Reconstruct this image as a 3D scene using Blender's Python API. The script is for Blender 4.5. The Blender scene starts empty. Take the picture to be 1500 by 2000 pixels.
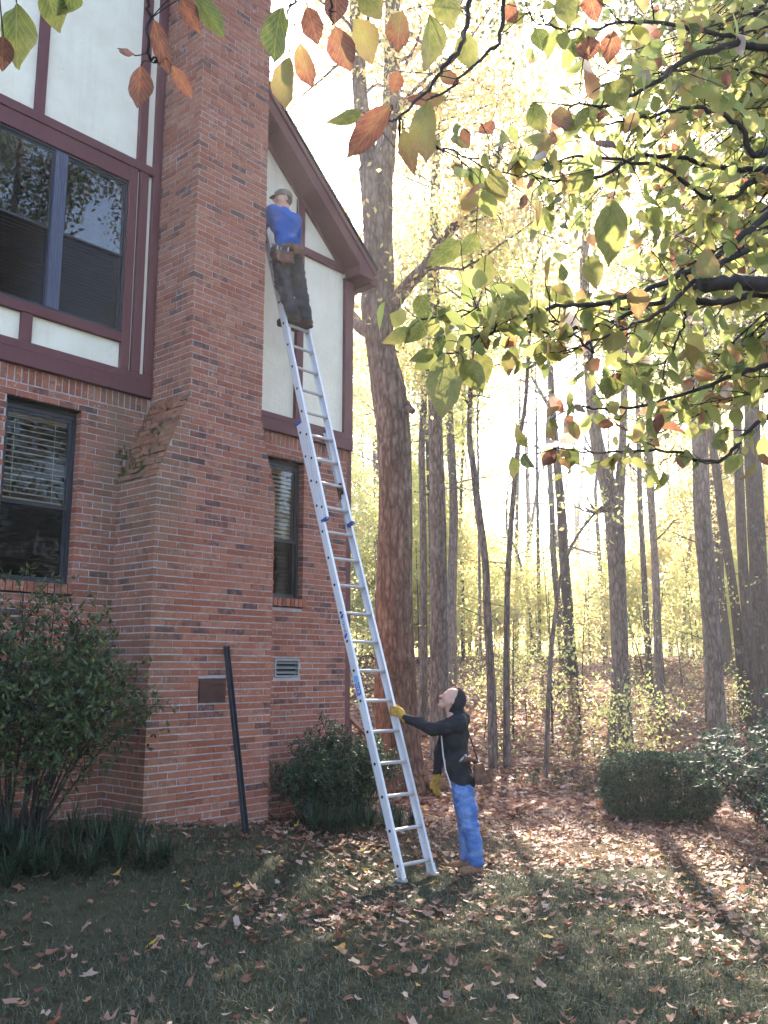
import bpy, math, random
import numpy as np
from mathutils import Vector, Matrix

random.seed(7)
rng = np.random.default_rng(11)
SC = bpy.context.scene
COL = SC.collection

# ---------------------------------------------------------------- camera, sky, sun, exposure
YAW, PITCH = math.radians(49.18), math.radians(9.775)
cam_d = bpy.data.cameras.new('camera')
cam = bpy.data.objects.new('camera', cam_d)
COL.objects.link(cam)
cam.location = (0, 0, 0)
cam.rotation_euler = (math.pi / 2 + PITCH, 0, -YAW)
cam_d.sensor_fit = 'HORIZONTAL'
cam_d.sensor_width = 36.0
cam_d.lens = 42.43
cam_d.clip_start = 0.05
cam_d.clip_end = 2000
SC.camera = cam

SUN_AZ, SUN_EL = math.radians(59.0), math.radians(40.0)      # azimuth from +Y towards +X
wd = bpy.data.worlds.new('World')
SC.world = wd
wd.use_nodes = True
wn = wd.node_tree.nodes
sky = wn.new('ShaderNodeTexSky')
sky.sky_type = 'NISHITA'
sky.sun_disc = False
sky.sun_elevation = SUN_EL
sky.sun_rotation = SUN_AZ
sky.dust_density = 1.0
wd.node_tree.links.new(sky.outputs[0], wn['Background'].inputs[0])
wn['Background'].inputs[1].default_value = 0.13
sl = bpy.data.lights.new('sun', 'SUN')
sl.energy = 5.0
sl.angle = math.radians(0.5)
sl.color = (1.0, 0.89, 0.72)
sun = bpy.data.objects.new('sun', sl)
COL.objects.link(sun)
sd = Vector((math.sin(SUN_AZ) * math.cos(SUN_EL), math.cos(SUN_AZ) * math.cos(SUN_EL), math.sin(SUN_EL)))
sun.rotation_euler = sd.to_track_quat('Z', 'Y').to_euler()
sun.location = sd * 60
vs = SC.view_settings
vs.view_transform = 'Standard'
vs.look = 'None'
vs.gamma = 1.0
vs.use_curve_mapping = False
vs.exposure = 2.75
SC.cycles.use_denoising = True
SC.cycles.max_bounces = 8
SC.cycles.transparent_max_bounces = 12
SC.cycles.caustics_reflective = False
SC.cycles.caustics_refractive = False

# ---------------------------------------------------------------- places: s = metres ahead, t = metres to the right of the line of view
SN, CS = math.sin(YAW), math.cos(YAW)
def XY(s, t): return (SN * s + CS * t, CS * s - SN * t)
def ST(x, y): return (SN * x + CS * y, CS * x - SN * y)
def sstep(a, b, x):
    t = np.clip((np.asarray(x, float) - a) / (b - a), 0, 1)
    return t * t * (3 - 2 * t)
def ground(x, y):
    x = np.asarray(x, float); y = np.asarray(y, float)
    s = SN * x + CS * y
    t = CS * x - SN * y
    z = -1.5 - .04 * np.clip(s, -20, 16)
    q = np.clip(s, -20, 36) - 16
    z = z + .124 * (np.sqrt(q * q + 1.5) + q) / 2
    z = z + .012 * np.clip(s - 36, 0, 60)
    z = z + np.clip(.47 - .085 * (x - 4.86), 0, .7) * sstep(5.0, 6.9, y) * (1 - sstep(8.4, 10.5, x)) * sstep(-3, 0, x)
    w = sstep(9, 18, s)
    z = z + (.02 + .10 * w) * np.sin(.9 * x + 1.3) * np.sin(.8 * y + .4) + (.008 + .05 * w) * np.sin(2.3 * x + .3 * y) * np.cos(2.1 * y)
    return z

# ---------------------------------------------------------------- objects, parents, tags
WLOC = {}
def tag(o, label=None, cat=None, group=None, kind=None):
    if label: o['label'] = label
    if cat: o['category'] = cat
    if group: o['group'] = group
    if kind: o['kind'] = kind
    return o
def thing(name, loc, label, cat, group=None):
    o = bpy.data.objects.new(name, None)
    o.empty_display_size = .1
    COL.objects.link(o)
    o.location = loc
    WLOC[o.name] = Vector(loc)
    return tag(o, label, cat, group)
def adopt(o, parent):
    if parent is not None:
        o.parent = parent
        o.matrix_parent_inverse = Matrix.Translation(-WLOC.get(parent.name, Vector((0, 0, 0))))
def place(name, mesh, parent=None, loc=(0, 0, 0), rot=None):
    o = bpy.data.objects.new(name, mesh)
    COL.objects.link(o)
    o.location = loc
    if rot is not None: o.rotation_euler = rot
    if any(loc): WLOC[o.name] = Vector(loc)
    adopt(o, parent)
    return o

class MB:
    """collects quads/triangles (numpy or lists) and makes one mesh object"""
    def __init__(self):
        self.v = []; self.f = []; self.a = []; self.n = 0
    def add(self, verts, faces, attr=0.0):
        verts = np.asarray(verts, float).reshape(-1, 3)
        for f in faces:
            self.f.append([i + self.n for i in f]); self.a.append(attr)
        self.v.append(verts); self.n += len(verts)
    def box(self, x0, x1, y0, y1, z0, z1, attr=0.0, jit=0.0):
        v = np.array([(x0, y0, z0), (x1, y0, z0), (x1, y1, z0), (x0, y1, z0), (x0, y0, z1), (x1, y0, z1), (x1, y1, z1), (x0, y1, z1)], float)
        if jit: v += rng.uniform(-jit, jit, v.shape)
        self.add(v, [(0, 3, 2, 1), (4, 5, 6, 7), (0, 1, 5, 4), (1, 2, 6, 5), (2, 3, 7, 6), (3, 0, 4, 7)], attr)
    def obox(self, c, ax, ay, az, attr=0.0):
        """box by centre and half axes"""
        c, ax, ay, az = (np.asarray(q, float) for q in (c, ax, ay, az))
        v = [c + i * ax + j * ay + k * az for k in (-1, 1) for (i, j) in ((-1, -1), (1, -1), (1, 1), (-1, 1))]
        self.add(v, [(0, 3, 2, 1), (4, 5, 6, 7), (0, 1, 5, 4), (1, 2, 6, 5), (2, 3, 7, 6), (3, 0, 4, 7)], attr)
    def bar(self, p, q, w, h, up=(0, 0, 1), attr=0.0):
        p, q = np.asarray(p, float), np.asarray(q, float)
        d = (q - p) / np.linalg.norm(q - p)
        s = np.cross(d, up); s /= np.linalg.norm(s)
        u = np.cross(s, d)
        self.obox((p + q) / 2, (q - p) / 2, s * w / 2, u * h / 2, attr)
    def prism(self, poly, y0, y1, attr=0.0):
        """polygon in (x, z) pushed from y0 to y1"""
        n = len(poly)
        v = [(x, y0, z) for x, z in poly] + [(x, y1, z) for x, z in poly]
        self.add(v, [tuple(range(n)), tuple(range(2 * n - 1, n - 1, -1))] + [(i, i + n, (i + 1) % n + n, (i + 1) % n) for i in range(n)], attr)
    def tube(self, pts, rad, n=8, rough=0.0, cap=True, attr=0.0):
        pts = np.asarray(pts, float)
        rad = np.broadcast_to(np.asarray(rad, float), (len(pts),))
        tan = np.gradient(pts, axis=0)
        tan /= np.linalg.norm(tan, axis=1)[:, None] + 1e-12
        ref = np.array([.13, .97, .2]) if abs(tan[0][2]) > .7 else np.array([0.02, .03, 1.0])
        ring = []
        ang = np.arange(n) * 2 * math.pi / n
        ph = rng.uniform(0, 6.28, 4)
        for i, (p, t, r) in enumerate(zip(pts, tan, rad)):
            s = np.cross(t, ref); s /= np.linalg.norm(s) + 1e-12
            u = np.cross(s, t)
            rr = r * (1 + rough * (np.sin(3 * ang + ph[0] + .7 * i) * .5 + np.sin(5 * ang + ph[1] - .5 * i) * .35 + rng.uniform(-.5, .5, n)))
            ring.append(p + np.outer(np.cos(ang) * rr, s) + np.outer(np.sin(ang) * rr, u))
        v = np.concatenate(ring)
        f = []
        for i in range(len(pts) - 1):
            for j in range(n):
                k = (j + 1) % n
                f.append((i * n + j, i * n + k, (i + 1) * n + k, (i + 1) * n + j))
        if cap:
            f.append(tuple(range(n - 1, -1, -1)))
            f.append(tuple(range((len(pts) - 1) * n, len(pts) * n)))
        self.add(v, f, attr)
    def mesh(self, name, mat, smooth=False, attr_name=None):
        me = bpy.data.meshes.new(name)
        v = np.concatenate(self.v) if self.v else np.zeros((0, 3))
        me.from_pydata(v.tolist(), [], self.f)
        if mat is not None: me.materials.append(mat)
        if smooth: me.polygons.foreach_set('use_smooth', [True] * len(me.polygons))
        if attr_name:
            at = me.attributes.new(attr_name, 'FLOAT', 'FACE')
            at.data.foreach_set('value', np.asarray(self.a, np.float32))
        me.update()
        return me
    def build(self, name, mat, parent=None, smooth=False, attr_name=None):
        return place(name, self.mesh(name, mat, smooth, attr_name), parent)

def np_mesh(name, verts, faces, mat, smooth=False, tint=None):
    """fast mesh from arrays; faces: (n, k) ints; tint: one number per face"""
    me = bpy.data.meshes.new(name)
    faces = np.asarray(faces, np.int32)
    n, k = faces.shape
    me.vertices.add(len(verts)); me.loops.add(n * k); me.polygons.add(n)
    me.vertices.foreach_set('co', np.asarray(verts, np.float32).ravel())
    me.loops.foreach_set('vertex_index', faces.ravel())
    me.polygons.foreach_set('loop_start', np.arange(n, dtype=np.int32) * k)
    me.polygons.foreach_set('loop_total', np.full(n, k, np.int32))
    if smooth: me.polygons.foreach_set('use_smooth', np.ones(n, bool))
    me.update(calc_edges=True)
    me.validate()
    if tint is not None:
        at = me.attributes.new('tint', 'FLOAT', 'FACE' if len(tint) == n else 'POINT')
        at.data.foreach_set('value', np.asarray(tint, np.float32))
    me.materials.append(mat)
    return me
# ---------------------------------------------------------------- materials
class NT:
    def __init__(self, name):
        self.m = bpy.data.materials.new(name)
        self.m.use_nodes = True
        self.t = self.m.node_tree
        self.n = self.t.nodes
        self.b = self.n['Principled BSDF']
        self.out = self.n['Material Output']
    def new(self, kind, **kw):
        nd = self.n.new('ShaderNode' + kind)
        for k, v in kw.items(): setattr(nd, k, v)
        return nd
    def link(self, a, b): self.t.links.new(a, b)
    def coord(self, scale=(1, 1, 1), kind='Object'):
        tc = self.new('TexCoord'); mp = self.new('Mapping')
        self.link(tc.outputs[kind], mp.inputs[0]); mp.inputs['Scale'].default_value = scale
        return mp.outputs[0]
    def pos(self, scale=(1, 1, 1)):
        g = self.new('NewGeometry'); mp = self.new('Mapping')
        self.link(g.outputs['Position'], mp.inputs[0]); mp.inputs['Scale'].default_value = scale
        return mp.outputs[0]
    def noise(self, vec, scale, detail=4, rough=.55, dist=0.0):
        nd = self.new('TexNoise'); self.link(vec, nd.inputs['Vector'])
        nd.inputs['Scale'].default_value = scale; nd.inputs['Detail'].default_value = detail
        nd.inputs['Roughness'].default_value = rough; nd.inputs['Distortion'].default_value = dist
        return nd.outputs['Fac']
    def ramp(self, fac, stops, interp='LINEAR'):
        nd = self.new('ValToRGB'); cr = nd.color_ramp; cr.interpolation = interp
        while len(cr.elements) > 1: cr.elements.remove(cr.elements[-1])
        for i, (p, c) in enumerate(stops):
            e = cr.elements[0] if i == 0 else cr.elements.new(p)
            e.position = p; e.color = (*c, 1) if len(c) == 3 else c
        if fac is not None: self.link(fac, nd.inputs[0])
        return nd.outputs[0]
    def mix(self, a, b, fac, mode='MIX'):
        nd = self.new('MixRGB', blend_type=mode)
        for s, x in ((0, fac), (1, a), (2, b)):
            if hasattr(x, 'links'): self.link(x, nd.inputs[s])
            elif isinstance(x, (int, float)): nd.inputs[s].default_value = x
            else: nd.inputs[s].default_value = (*x, 1)
        return nd.outputs[0]
    def math(self, op, a, b=0.0):
        nd = self.new('Math', operation=op)
        for s, x in ((0, a), (1, b)):
            if hasattr(x, 'links'): self.link(x, nd.inputs[s])
            else: nd.inputs[s].default_value = x
        return nd.outputs[0]
    def attr(self, name):
        nd = self.new('Attribute'); nd.attribute_name = name
        return nd.outputs['Fac']
    def island(self):
        return self.new('NewGeometry').outputs['Random Per Island']
    def bump(self, h, strength=.4, dist=.01):
        nd = self.new('Bump'); self.link(h, nd.inputs['Height'])
        nd.inputs['Strength'].default_value = strength; nd.inputs['Distance'].default_value = dist
        self.link(nd.outputs[0], self.b.inputs['Normal'])
        return nd.outputs[0]
    def base(self, c, rough=.8, metal=0.0, spec=.3):
        if hasattr(c, 'links'): self.link(c, self.b.inputs['Base Color'])
        else: self.b.inputs['Base Color'].default_value = (*c, 1)
        self.b.inputs['Roughness'].default_value = rough
        self.b.inputs['Metallic'].default_value = metal
        self.b.inputs['Specular IOR Level'].default_value = spec
        return self.m

def sc(c, k): return tuple(x * k for x in c)

def paint_mat(name, c, var=.15, rough=.6):
    t = NT(name)
    v = t.pos()
    n1 = t.noise(v, 1.3, 5); n2 = t.noise(t.pos((1, 1, .12)), 30, 4)
    col = t.mix(sc(c, 1 - var), sc(c, 1 + var), n1)
    col = t.mix(col, sc(c, .72), t.math('MULTIPLY', t.ramp(n2, [(.5, (0, 0, 0)), (.75, (1, 1, 1))]), .6))
    col = t.mix(col, (.20, .13, .13), t.math('MULTIPLY', t.ramp(t.noise(t.pos((1, 1, .5)), 5, 6, .75), [(.60, (0, 0, 0)), (.70, (1, 1, 1))]), .4))
    t.bump(n2, .3, .005)
    return t.base(col, rough)
def plain_mat(name, c, rough=.7, metal=0.0, var=.12, scale=6, spec=.3, bump=0.0):
    t = NT(name)
    n = t.noise(t.pos(), scale, 5)
    if bump: t.bump(t.noise(t.pos(), scale * 4, 4), bump, .006)
    return t.base(t.mix(sc(c, 1 - var), sc(c, 1 + var), n), rough, metal, spec)

def brick_material():
    t = NT('brick')
    a = t.attr('tint')
    p = t.pos()
    base = t.ramp(a, [(0, (.285, .092, .055)), (.25, (.355, .122, .074)), (.5, (.395, .148, .092)), (.72, (.43, .182, .118)), (.83, (.31, .112, .072)), (.90, (.24, .094, .068)), (1, (.17, .074, .062))])
    n1 = t.noise(p, 9, 5, .6)
    n2 = t.noise(p, 70, 5, .65)
    n3 = t.noise(p, 22, 4, .6, .6)
    col = t.mix(base, t.mix(base, (.55, .38, .29), .6), t.ramp(n3, [(.58, (0, 0, 0)), (.70, (1, 1, 1))]))
    blot = t.math('MULTIPLY', t.ramp(t.noise(p, 13, 5, .62, .5), [(.46, (0, 0, 0)), (.58, (1, 1, 1))]), t.ramp(a, [(.55, (.10, .10, .10)), (.8, (.70, .70, .70)), (1, (.95, .95, .95))]))
    col = t.mix(col, (.085, .05, .048), blot)
    col = t.mix(col, sc((1, 1, 1), .0), t.math('MULTIPLY', t.ramp(n2, [(.3, (1, 1, 1)), (.6, (0, 0, 0))]), .25))
    # mortar smears left on the faces
    n4 = t.noise(p, 14, 6, .7, .8)
    col = t.mix(col, (.60, .55, .54), t.math('MULTIPLY', t.ramp(n4, [(.62, (0, 0, 0)), (.68, (1, 1, 1))]), .55))
    # green-brown weathering where the flue shoulder stays damp, some side shading in the colour
    g = t.new('NewGeometry'); sx = t.new('SeparateXYZ'); t.link(g.outputs['Position'], sx.inputs[0])
    damp_shade = t.math('MULTIPLY', t.ramp(t.math('ABSOLUTE', t.math('SUBTRACT', sx.outputs[2], 2.15)), [(.55, (1, 1, 1)), (1.0, (.55, .55, .55))]),
                  t.ramp(t.math('ABSOLUTE', t.math('SUBTRACT', sx.outputs[0], 4.87)), [(.10, (1, 1, 1)), (.45, (0, 0, 0))]))
    damp_shade = t.math('MULTIPLY', damp_shade, t.ramp(t.noise(p, 3.2, 4), [(.3, (.25, .25, .25)), (.6, (.9, .9, .9))]))
    col = t.mix(col, (.165, .122, .075), t.math('MULTIPLY', damp_shade, .78))
    t.bump(t.math('ADD', n2, t.math('MULTIPLY', n1, .6)), .55, .006)
    return t.base(col, .92, 0, .15)

def mortar_material():
    t = NT('mortar')
    p = t.pos()
    n = t.noise(p, 12, 5); n2 = t.noise(p, 120, 3)
    col = t.ramp(n, [(.3, (.33, .29, .295)), (.7, (.50, .46, .475))])
    t.bump(n2, .5, .004)
    return t.base(col, .95, 0, .1)

def stucco_material():
    t = NT('stucco')
    p = t.pos()
    n = t.noise(p, 3, 6, .6); n2 = t.noise(p, 16, 5, .6, 1.5); n3 = t.noise(t.pos((1, 1, .6)), 7, 3, .5, 2.5)
    col = t.ramp(n, [(.25, (.77, .70, .57)), (.7, (.87, .81, .69))])
    crack = t.ramp(n3, [(.493, (1, 1, 1)), (.5, (.0, .0, .0)), (.507, (1, 1, 1))])
    msk = t.ramp(t.noise(p, 2.2, 2), [(.56, (0, 0, 0)), (.64, (1, 1, 1))])
    col = t.mix(col, (.42, .40, .36), t.math('MULTIPLY', t.math('SUBTRACT', 1.0, crack), t.math('MULTIPLY', msk, .6)))
    st = t.ramp(t.noise(t.pos((1, 1, .07)), 9, 5, .65), [(.52, (0, 0, 0)), (.72, (1, 1, 1))])
    col = t.mix(col, (.56, .50, .43), t.math('MULTIPLY', st, .2))
    t.bump(t.math('ADD', n2, t.math('MULTIPLY', n, .5)), .8, .014)
    return t.base(col, .9, 0, .2)

def bark_material(name, c0, c1, c2, scale=1.0, warm=None):
    t = NT(name)
    p = t.pos((1, 1, .26))
    n = t.noise(p, 30 * scale, 6, .7, .9)
    vo = t.new('TexVoronoi', feature='DISTANCE_TO_EDGE'); t.link(t.pos((1, 1, .30)), vo.inputs['Vector']); vo.inputs['Scale'].default_value = 21 * scale
    v2 = t.new('TexVoronoi', feature='DISTANCE_TO_EDGE'); t.link(t.pos((1, 1, .16)), v2.inputs['Vector']); v2.inputs['Scale'].default_value = 13 * scale
    h = t.math('ADD', t.math('ADD', t.math('MULTIPLY', vo.outputs['Distance'], .9), t.math('MULTIPLY', v2.outputs['Distance'], .7)), t.math('MULTIPLY', n, .62))
    col = t.ramp(h, [(.30, c0), (.52, c1), (.82, c2)])
    fleck = t.ramp(t.noise(t.pos((1, 1, .45)), 48 * scale, 3, .6), [(.60, (0, 0, 0)), (.70, (1, 1, 1))])
    if warm:
        g = t.new('NewGeometry'); sx = t.new('SeparateXYZ'); t.link(g.outputs['Position'], sx.inputs[0])
        k = t.math('ADD', sx.outputs[2], t.math('MULTIPLY', t.noise(t.pos((1, 1, .3)), 1.1, 3), 3.0))
        wc = t.ramp(h, [(.30, sc(warm, .35)), (.55, warm), (.85, sc(warm, 1.7))])
        col = t.mix(col, wc, t.ramp(t.math('MULTIPLY', k, .2), [(.3, (.85, .85, .85)), (1.0, (0, 0, 0))]))
    col = t.mix(col, sc(c2, 1.35), t.math('MULTIPLY', fleck, .38))
    lich = t.ramp(t.noise(t.pos(), 3.1, 6, .75), [(.58, (0, 0, 0)), (.68, (1, 1, 1))])
    col = t.mix(col, (.34, .33, .30), t.math('MULTIPLY', lich, .40))
    t.bump(h, .8, .028)
    return t.base(col, .95, 0, .1)

def leaf_material(name, stops, trans=.5, spot=True, rnd='island', vein=False, rough=.45):
    t = NT(name)
    a = t.island() if rnd == 'island' else t.attr('tint')
    if vein: a = t.math('ADD', a, t.math('MULTIPLY', t.math('SUBTRACT', t.noise(t.coord(), 5, 5, .6), .5), .55))
    col = t.ramp(a, stops)
    if vein:
        sx = t.new('SeparateXYZ'); t.link(t.coord(), sx.inputs[0]); ay = t.math('ABSOLUTE', sx.outputs[1])
        rib = t.math('SINE', t.math('MULTIPLY', t.math('SUBTRACT', sx.outputs[0], t.math('MULTIPLY', t.math('POWER', ay, .7), .75)), 42.0))
        vm = t.math('MAXIMUM', t.ramp(rib, [(.86, (0, 0, 0)), (.97, (1, 1, 1))]), t.ramp(ay, [(.010, (1, 1, 1)), (.022, (0, 0, 0))]))
        col = t.mix(col, t.mix(col, (.36, .30, .10), .6), t.math('MULTIPLY', vm, .55))
        t.bump(t.math('SUBTRACT', 1.0, vm), .35, .01)
    if spot:
        n = t.noise(t.coord(), 45, 4)
        col = t.mix(col, t.mix(col, (.10, .05, .02), .6), t.ramp(n, [(.55, (0, 0, 0)), (.72, (1, 1, 1))]))
    t.base(col, rough, 0, .35)
    tr = t.new('BsdfTranslucent'); t.link(t.mix(col, (1.0, .92, .45), .0), tr.inputs[0])
    hv = t.new('HueSaturation'); hv.inputs['Saturation'].default_value = .98; hv.inputs['Value'].default_value = 1.5
    t.link(col, hv.inputs['Color']); t.link(hv.outputs[0], tr.inputs[0])
    mx = t.new('MixShader'); mx.inputs[0].default_value = trans
    t.link(t.b.outputs[0], mx.inputs[1]); t.link(tr.outputs[0], mx.inputs[2]); t.link(mx.outputs[0], t.out.inputs[0])
    return t.m

def glass_material(name, refl=1.6, tint=(.92, .95, .97)):
    t = NT(name)
    tr = t.new('BsdfTransparent'); tr.inputs[0].default_value = (*tint, 1)
    gl = t.new('BsdfGlossy'); gl.inputs['Roughness'].default_value = .0; gl.inputs[0].default_value = (1, 1, 1, 1)
    fr = t.new('Fresnel'); fr.inputs[0].default_value = refl
    mx = t.new('MixShader'); t.link(fr.outputs[0], mx.inputs[0]); t.link(tr.outputs[0], mx.inputs[1]); t.link(gl.outputs[0], mx.inputs[2])
    t.link(mx.outputs[0], t.out.inputs[0])
    return t.m

def cloth_material(name, c, scale=40, var=.25, rough=.9, patches=None):
    t = NT(name)
    p = t.pos()
    n = t.noise(p, scale, 5, .6); n2 = t.noise(p, 7, 4, .6)
    col = t.mix(sc(c, 1 - var), sc(c, 1 + var), n2)
    if patches:
        col = t.mix(col, patches, t.ramp(t.noise(p, 11, 4, .6), [(.45, (0, 0, 0)), (.62, (1, 1, 1))]))
    t.bump(t.math('ADD', n, t.math('MULTIPLY', t.noise(p, 16, 3, .5, 1.0), 1.2)), .2, .008)
    return t.base(col, rough, 0, .15)

M = {}
M['brick'] = brick_material()
M['mortar'] = mortar_material()
M['stucco'] = stucco_material()
M['trim'] = paint_mat('maroon_paint', (.132, .046, .049), .16, .65)
M['mullion'] = plain_mat('slate_blue_metal', (.085, .095, .15), .5)
M['winframe'] = plain_mat('dark_window_frame', (.030, .033, .042), .4, 0, .2)
M['glass'] = glass_material('window_glass', 1.9)
M['glass_low'] = glass_material('window_glass_lower', 1.27)
M['glass_screen'] = glass_material('screened_glass', 1.22, (.30, .28, .29))
M['slat'] = plain_mat('blind_slat', (.58, .43, .28), .6)
M['slat_white'] = plain_mat('white_blind_slat', (.82, .80, .78), .5)
M['shingle'] = plain_mat('roof_shingle', (.028, .026, .028), .95, 0, .4, 30, .1, .5)
M['alu'] = plain_mat('brushed_aluminium', (.74, .73, .76), .45, .35, .10, 14)
M['alu_rung'] = plain_mat('dusty_aluminium_rung', (.58, .54, .53), .55, .35, .18, 20)
M['blue_plastic'] = plain_mat('blue_plastic', (.035, .08, .33), .5)
M['black'] = plain_mat('black_rubber', (.012, .012, .014), .7)
M['rust'] = plain_mat('rusted_steel', (.075, .034, .028), .8, .1, .4, 9, .2, .3)
M['vent'] = plain_mat('vent_metal', (.30, .33, .33), .5, .3)
M['dark'] = plain_mat('dark_void', (.006, .006, .007), .9)
M['interior'] = plain_mat('interior_plaster', (.13, .105, .085), .9)
M['wood_rail'] = paint_mat('red_brown_rail', (.16, .06, .042), .2)
M['skin'] = plain_mat('skin', (.56, .31, .235), .5, 0, .08, 20, .3, .05)
M['rope'] = plain_mat('rope', (.32, .27, .20), .9)
M['oak_bark'] = bark_material('oak_bark', (.055, .034, .026), (.135, .088, .066), (.235, .18, .15), .62, (.150, .072, .044))
M['grey_bark'] = bark_material('grey_bark', (.055, .040, .034), (.135, .102, .088), (.23, .185, .165), .8)
M['dark_bark'] = bark_material('dark_bark', (.022, .015, .013), (.055, .040, .034), (.095, .074, .064), .9)
M['twig'] = plain_mat('twig_bark', (.030, .022, .020), .8, 0, .35, 25)
Y1, Y2, Y3, Y4 = (.44, .43, .165), (.52, .46, .19), (.33, .39, .135), (.50, .38, .17)
M['leaf_yellow'] = leaf_material('yellow_green_leaves', [(0, Y3), (.3, (.36, .41, .14)), (.55, Y1), (.82, Y2), (1, Y4)], .70, False)
M['leaf_gold'] = leaf_material('gold_leaves', [(0, (.42, .42, .17)), (.4, (.52, .46, .20)), (.75, (.50, .39, .18)), (1, (.40, .25, .13))], .70, False)
M['leaf_olive'] = leaf_material('olive_leaves', [(0, (.11, .14, .04)), (.5, (.20, .22, .06)), (.85, (.33, .31, .08)), (1, (.38, .27, .09))], .6, False)
M['leaf_green'] = leaf_material('dark_green_leaves', [(0, (.03, .05, .02)), (.6, (.07, .095, .03)), (1, (.16, .15, .05))], .4, False)
M['leaf_shrub'] = leaf_material('shrub_leaves', [(0, (.030, .052, .024)), (.55, (.055, .085, .035)), (.9, (.095, .13, .045)), (1, (.20, .19, .05))], .3, False, rough=.38)
M['leaf_hedge'] = leaf_material('hedge_leaves', [(0, (.018, .042, .020)), (.6, (.034, .070, .032)), (1, (.075, .11, .05))], .25, False, rough=.4)
M['leaf_rhodo'] = leaf_material('glossy_evergreen_leaves', [(0, (.016, .034, .024)), (.6, (.030, .054, .036)), (1, (.055, .08, .05))], .25, False, rough=.62)
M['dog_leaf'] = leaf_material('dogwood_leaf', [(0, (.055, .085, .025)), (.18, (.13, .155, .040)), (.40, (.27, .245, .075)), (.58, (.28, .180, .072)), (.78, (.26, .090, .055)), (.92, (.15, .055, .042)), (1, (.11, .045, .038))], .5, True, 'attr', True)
M['dog_far'] = leaf_material('dogwood_leaf_far', [(0, (.14, .185, .055)), (.3, (.26, .28, .085)), (.55, (.37, .34, .12)), (.7, (.36, .24, .10)), (.85, (.30, .12, .07)), (1, (.38, .33, .29))], .72, False, 'attr')
M['grass'] = leaf_material('lawn_grass', [(0, (.026, .038, .022)), (.5, (.056, .072, .042)), (.78, (.092, .102, .064)), (.9, (.16, .145, .095)), (1, (.23, .185, .13))], .3, False)
M['liriope'] = leaf_material('liriope_blades', [(0, (.012, .026, .014)), (.7, (.025, .048, .024)), (1, (.06, .085, .035))], .2, False, rough=.35)
M['litter'] = leaf_material('fallen_leaves', [(0, (.085, .030, .019)), (.25, (.17, .066, .040)), (.55, (.265, .125, .082)), (.80, (.34, .20, .145)), (.92, (.40, .285, .24)), (.95, (.48, .40, .37)), (.965, (.38, .16, .04)), (1, (.50, .36, .06))], .2, False, rough=.6)
M['litter_one'] = leaf_material('fallen_leaf', [(0, (.085, .030, .019)), (.25, (.17, .066, .040)), (.55, (.265, .125, .082)), (.80, (.34, .20, .145)), (.92, (.40, .285, .24)), (.95, (.48, .40, .37)), (.965, (.38, .16, .04)), (1, (.50, .36, .06))], .2, True, 'attr', rough=.6)
M['moss'] = leaf_material('moss_and_weeds', [(0, (.03, .05, .012)), (.7, (.08, .11, .03)), (1, (.2, .2, .08))], .3, False)

def ground_material():
    t = NT('ground')
    p = t.pos()
    g = t.new('NewGeometry'); sx = t.new('SeparateXYZ'); t.link(g.outputs['Position'], sx.inputs[0])
    s = t.math('ADD', t.math('MULTIPLY', sx.outputs[0], SN), t.math('MULTIPLY', sx.outputs[1], CS))
    n1 = t.noise(p, .55, 4); n2 = t.noise(p, 14, 6, .7); n3 = t.noise(p, 60, 5, .7)
    soil = t.ramp(n2, [(.3, (.040, .040, .024)), (.7, (.075, .074, .042))])
    vo = t.new('TexVoronoi', feature='F1'); t.link(p, vo.inputs['Vector']); vo.inputs['Scale'].default_value = 15; vo.inputs['Randomness'].default_value = 1
    leafc = t.ramp(vo.outputs['Color'], [(.1, (.10, .042, .030)), (.45, (.175, .080, .056)), (.75, (.25, .135, .098)), (1, (.33, .21, .16))])
    leafc = t.mix(leafc, (.05, .026, .018), t.ramp(vo.outputs['Distance'], [(.35, (0, 0, 0)), (.8, (.8, .8, .8))]))
    leafc = t.mix(leafc, t.mix(leafc, (.10, .10, .03), .5), t.ramp(n1, [(.5, (0, 0, 0)), (.7, (1, 1, 1))]))
    m = t.math('ADD', t.math('MULTIPLY', s, .1), t.math('MULTIPLY', n1, .8))
    fac = t.ramp(m, [(.0, (0, 0, 0)), (.98, (0, 0, 0)), (1.0, (.0, .0, .0))])
    fac = t.ramp(t.math('MULTIPLY', m, .5), [(.62, (0, 0, 0)), (.78, (1, 1, 1))])
    col = t.mix(soil, leafc, fac)
    t.bump(t.math('ADD', n3, t.math('MULTIPLY', vo.outputs['Distance'], .6)), .8, .03)
    return t.base(col, .95, 0, .1)
M['ground'] = ground_material()
# ---------------------------------------------------------------- ground, one sheet to the horizon
def build_ground():
    ss_ = np.concatenate([np.linspace(-60, -4, 22), np.linspace(-3, 22, 150), np.linspace(22.6, 45, 45), np.geomspace(47, 260, 18)])
    tt_ = np.linspace(-1, 1, 160); tt_ = np.sign(tt_) * (12 * np.abs(tt_) + 240 * np.abs(tt_) ** 7)
    S, T = np.meshgrid(ss_, tt_, indexing='ij')
    x = SN * S + CS * T; y = CS * S - SN * T
    v = np.stack([x, y, ground(x, y)], -1).reshape(-1, 3)
    a, b = S.shape
    i, j = np.meshgrid(np.arange(a - 1), np.arange(b - 1), indexing='ij')
    k = (i * b + j).ravel()
    f = np.stack([k, k + 1, k + b + 1, k + b], -1)
    f = f[:, ::-1]
    o = place('ground', np_mesh('ground', v, f, M['ground'], True))
    tag(o, 'gently sloping lawn and leaf covered woodland floor', kind='structure')
build_ground()

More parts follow.
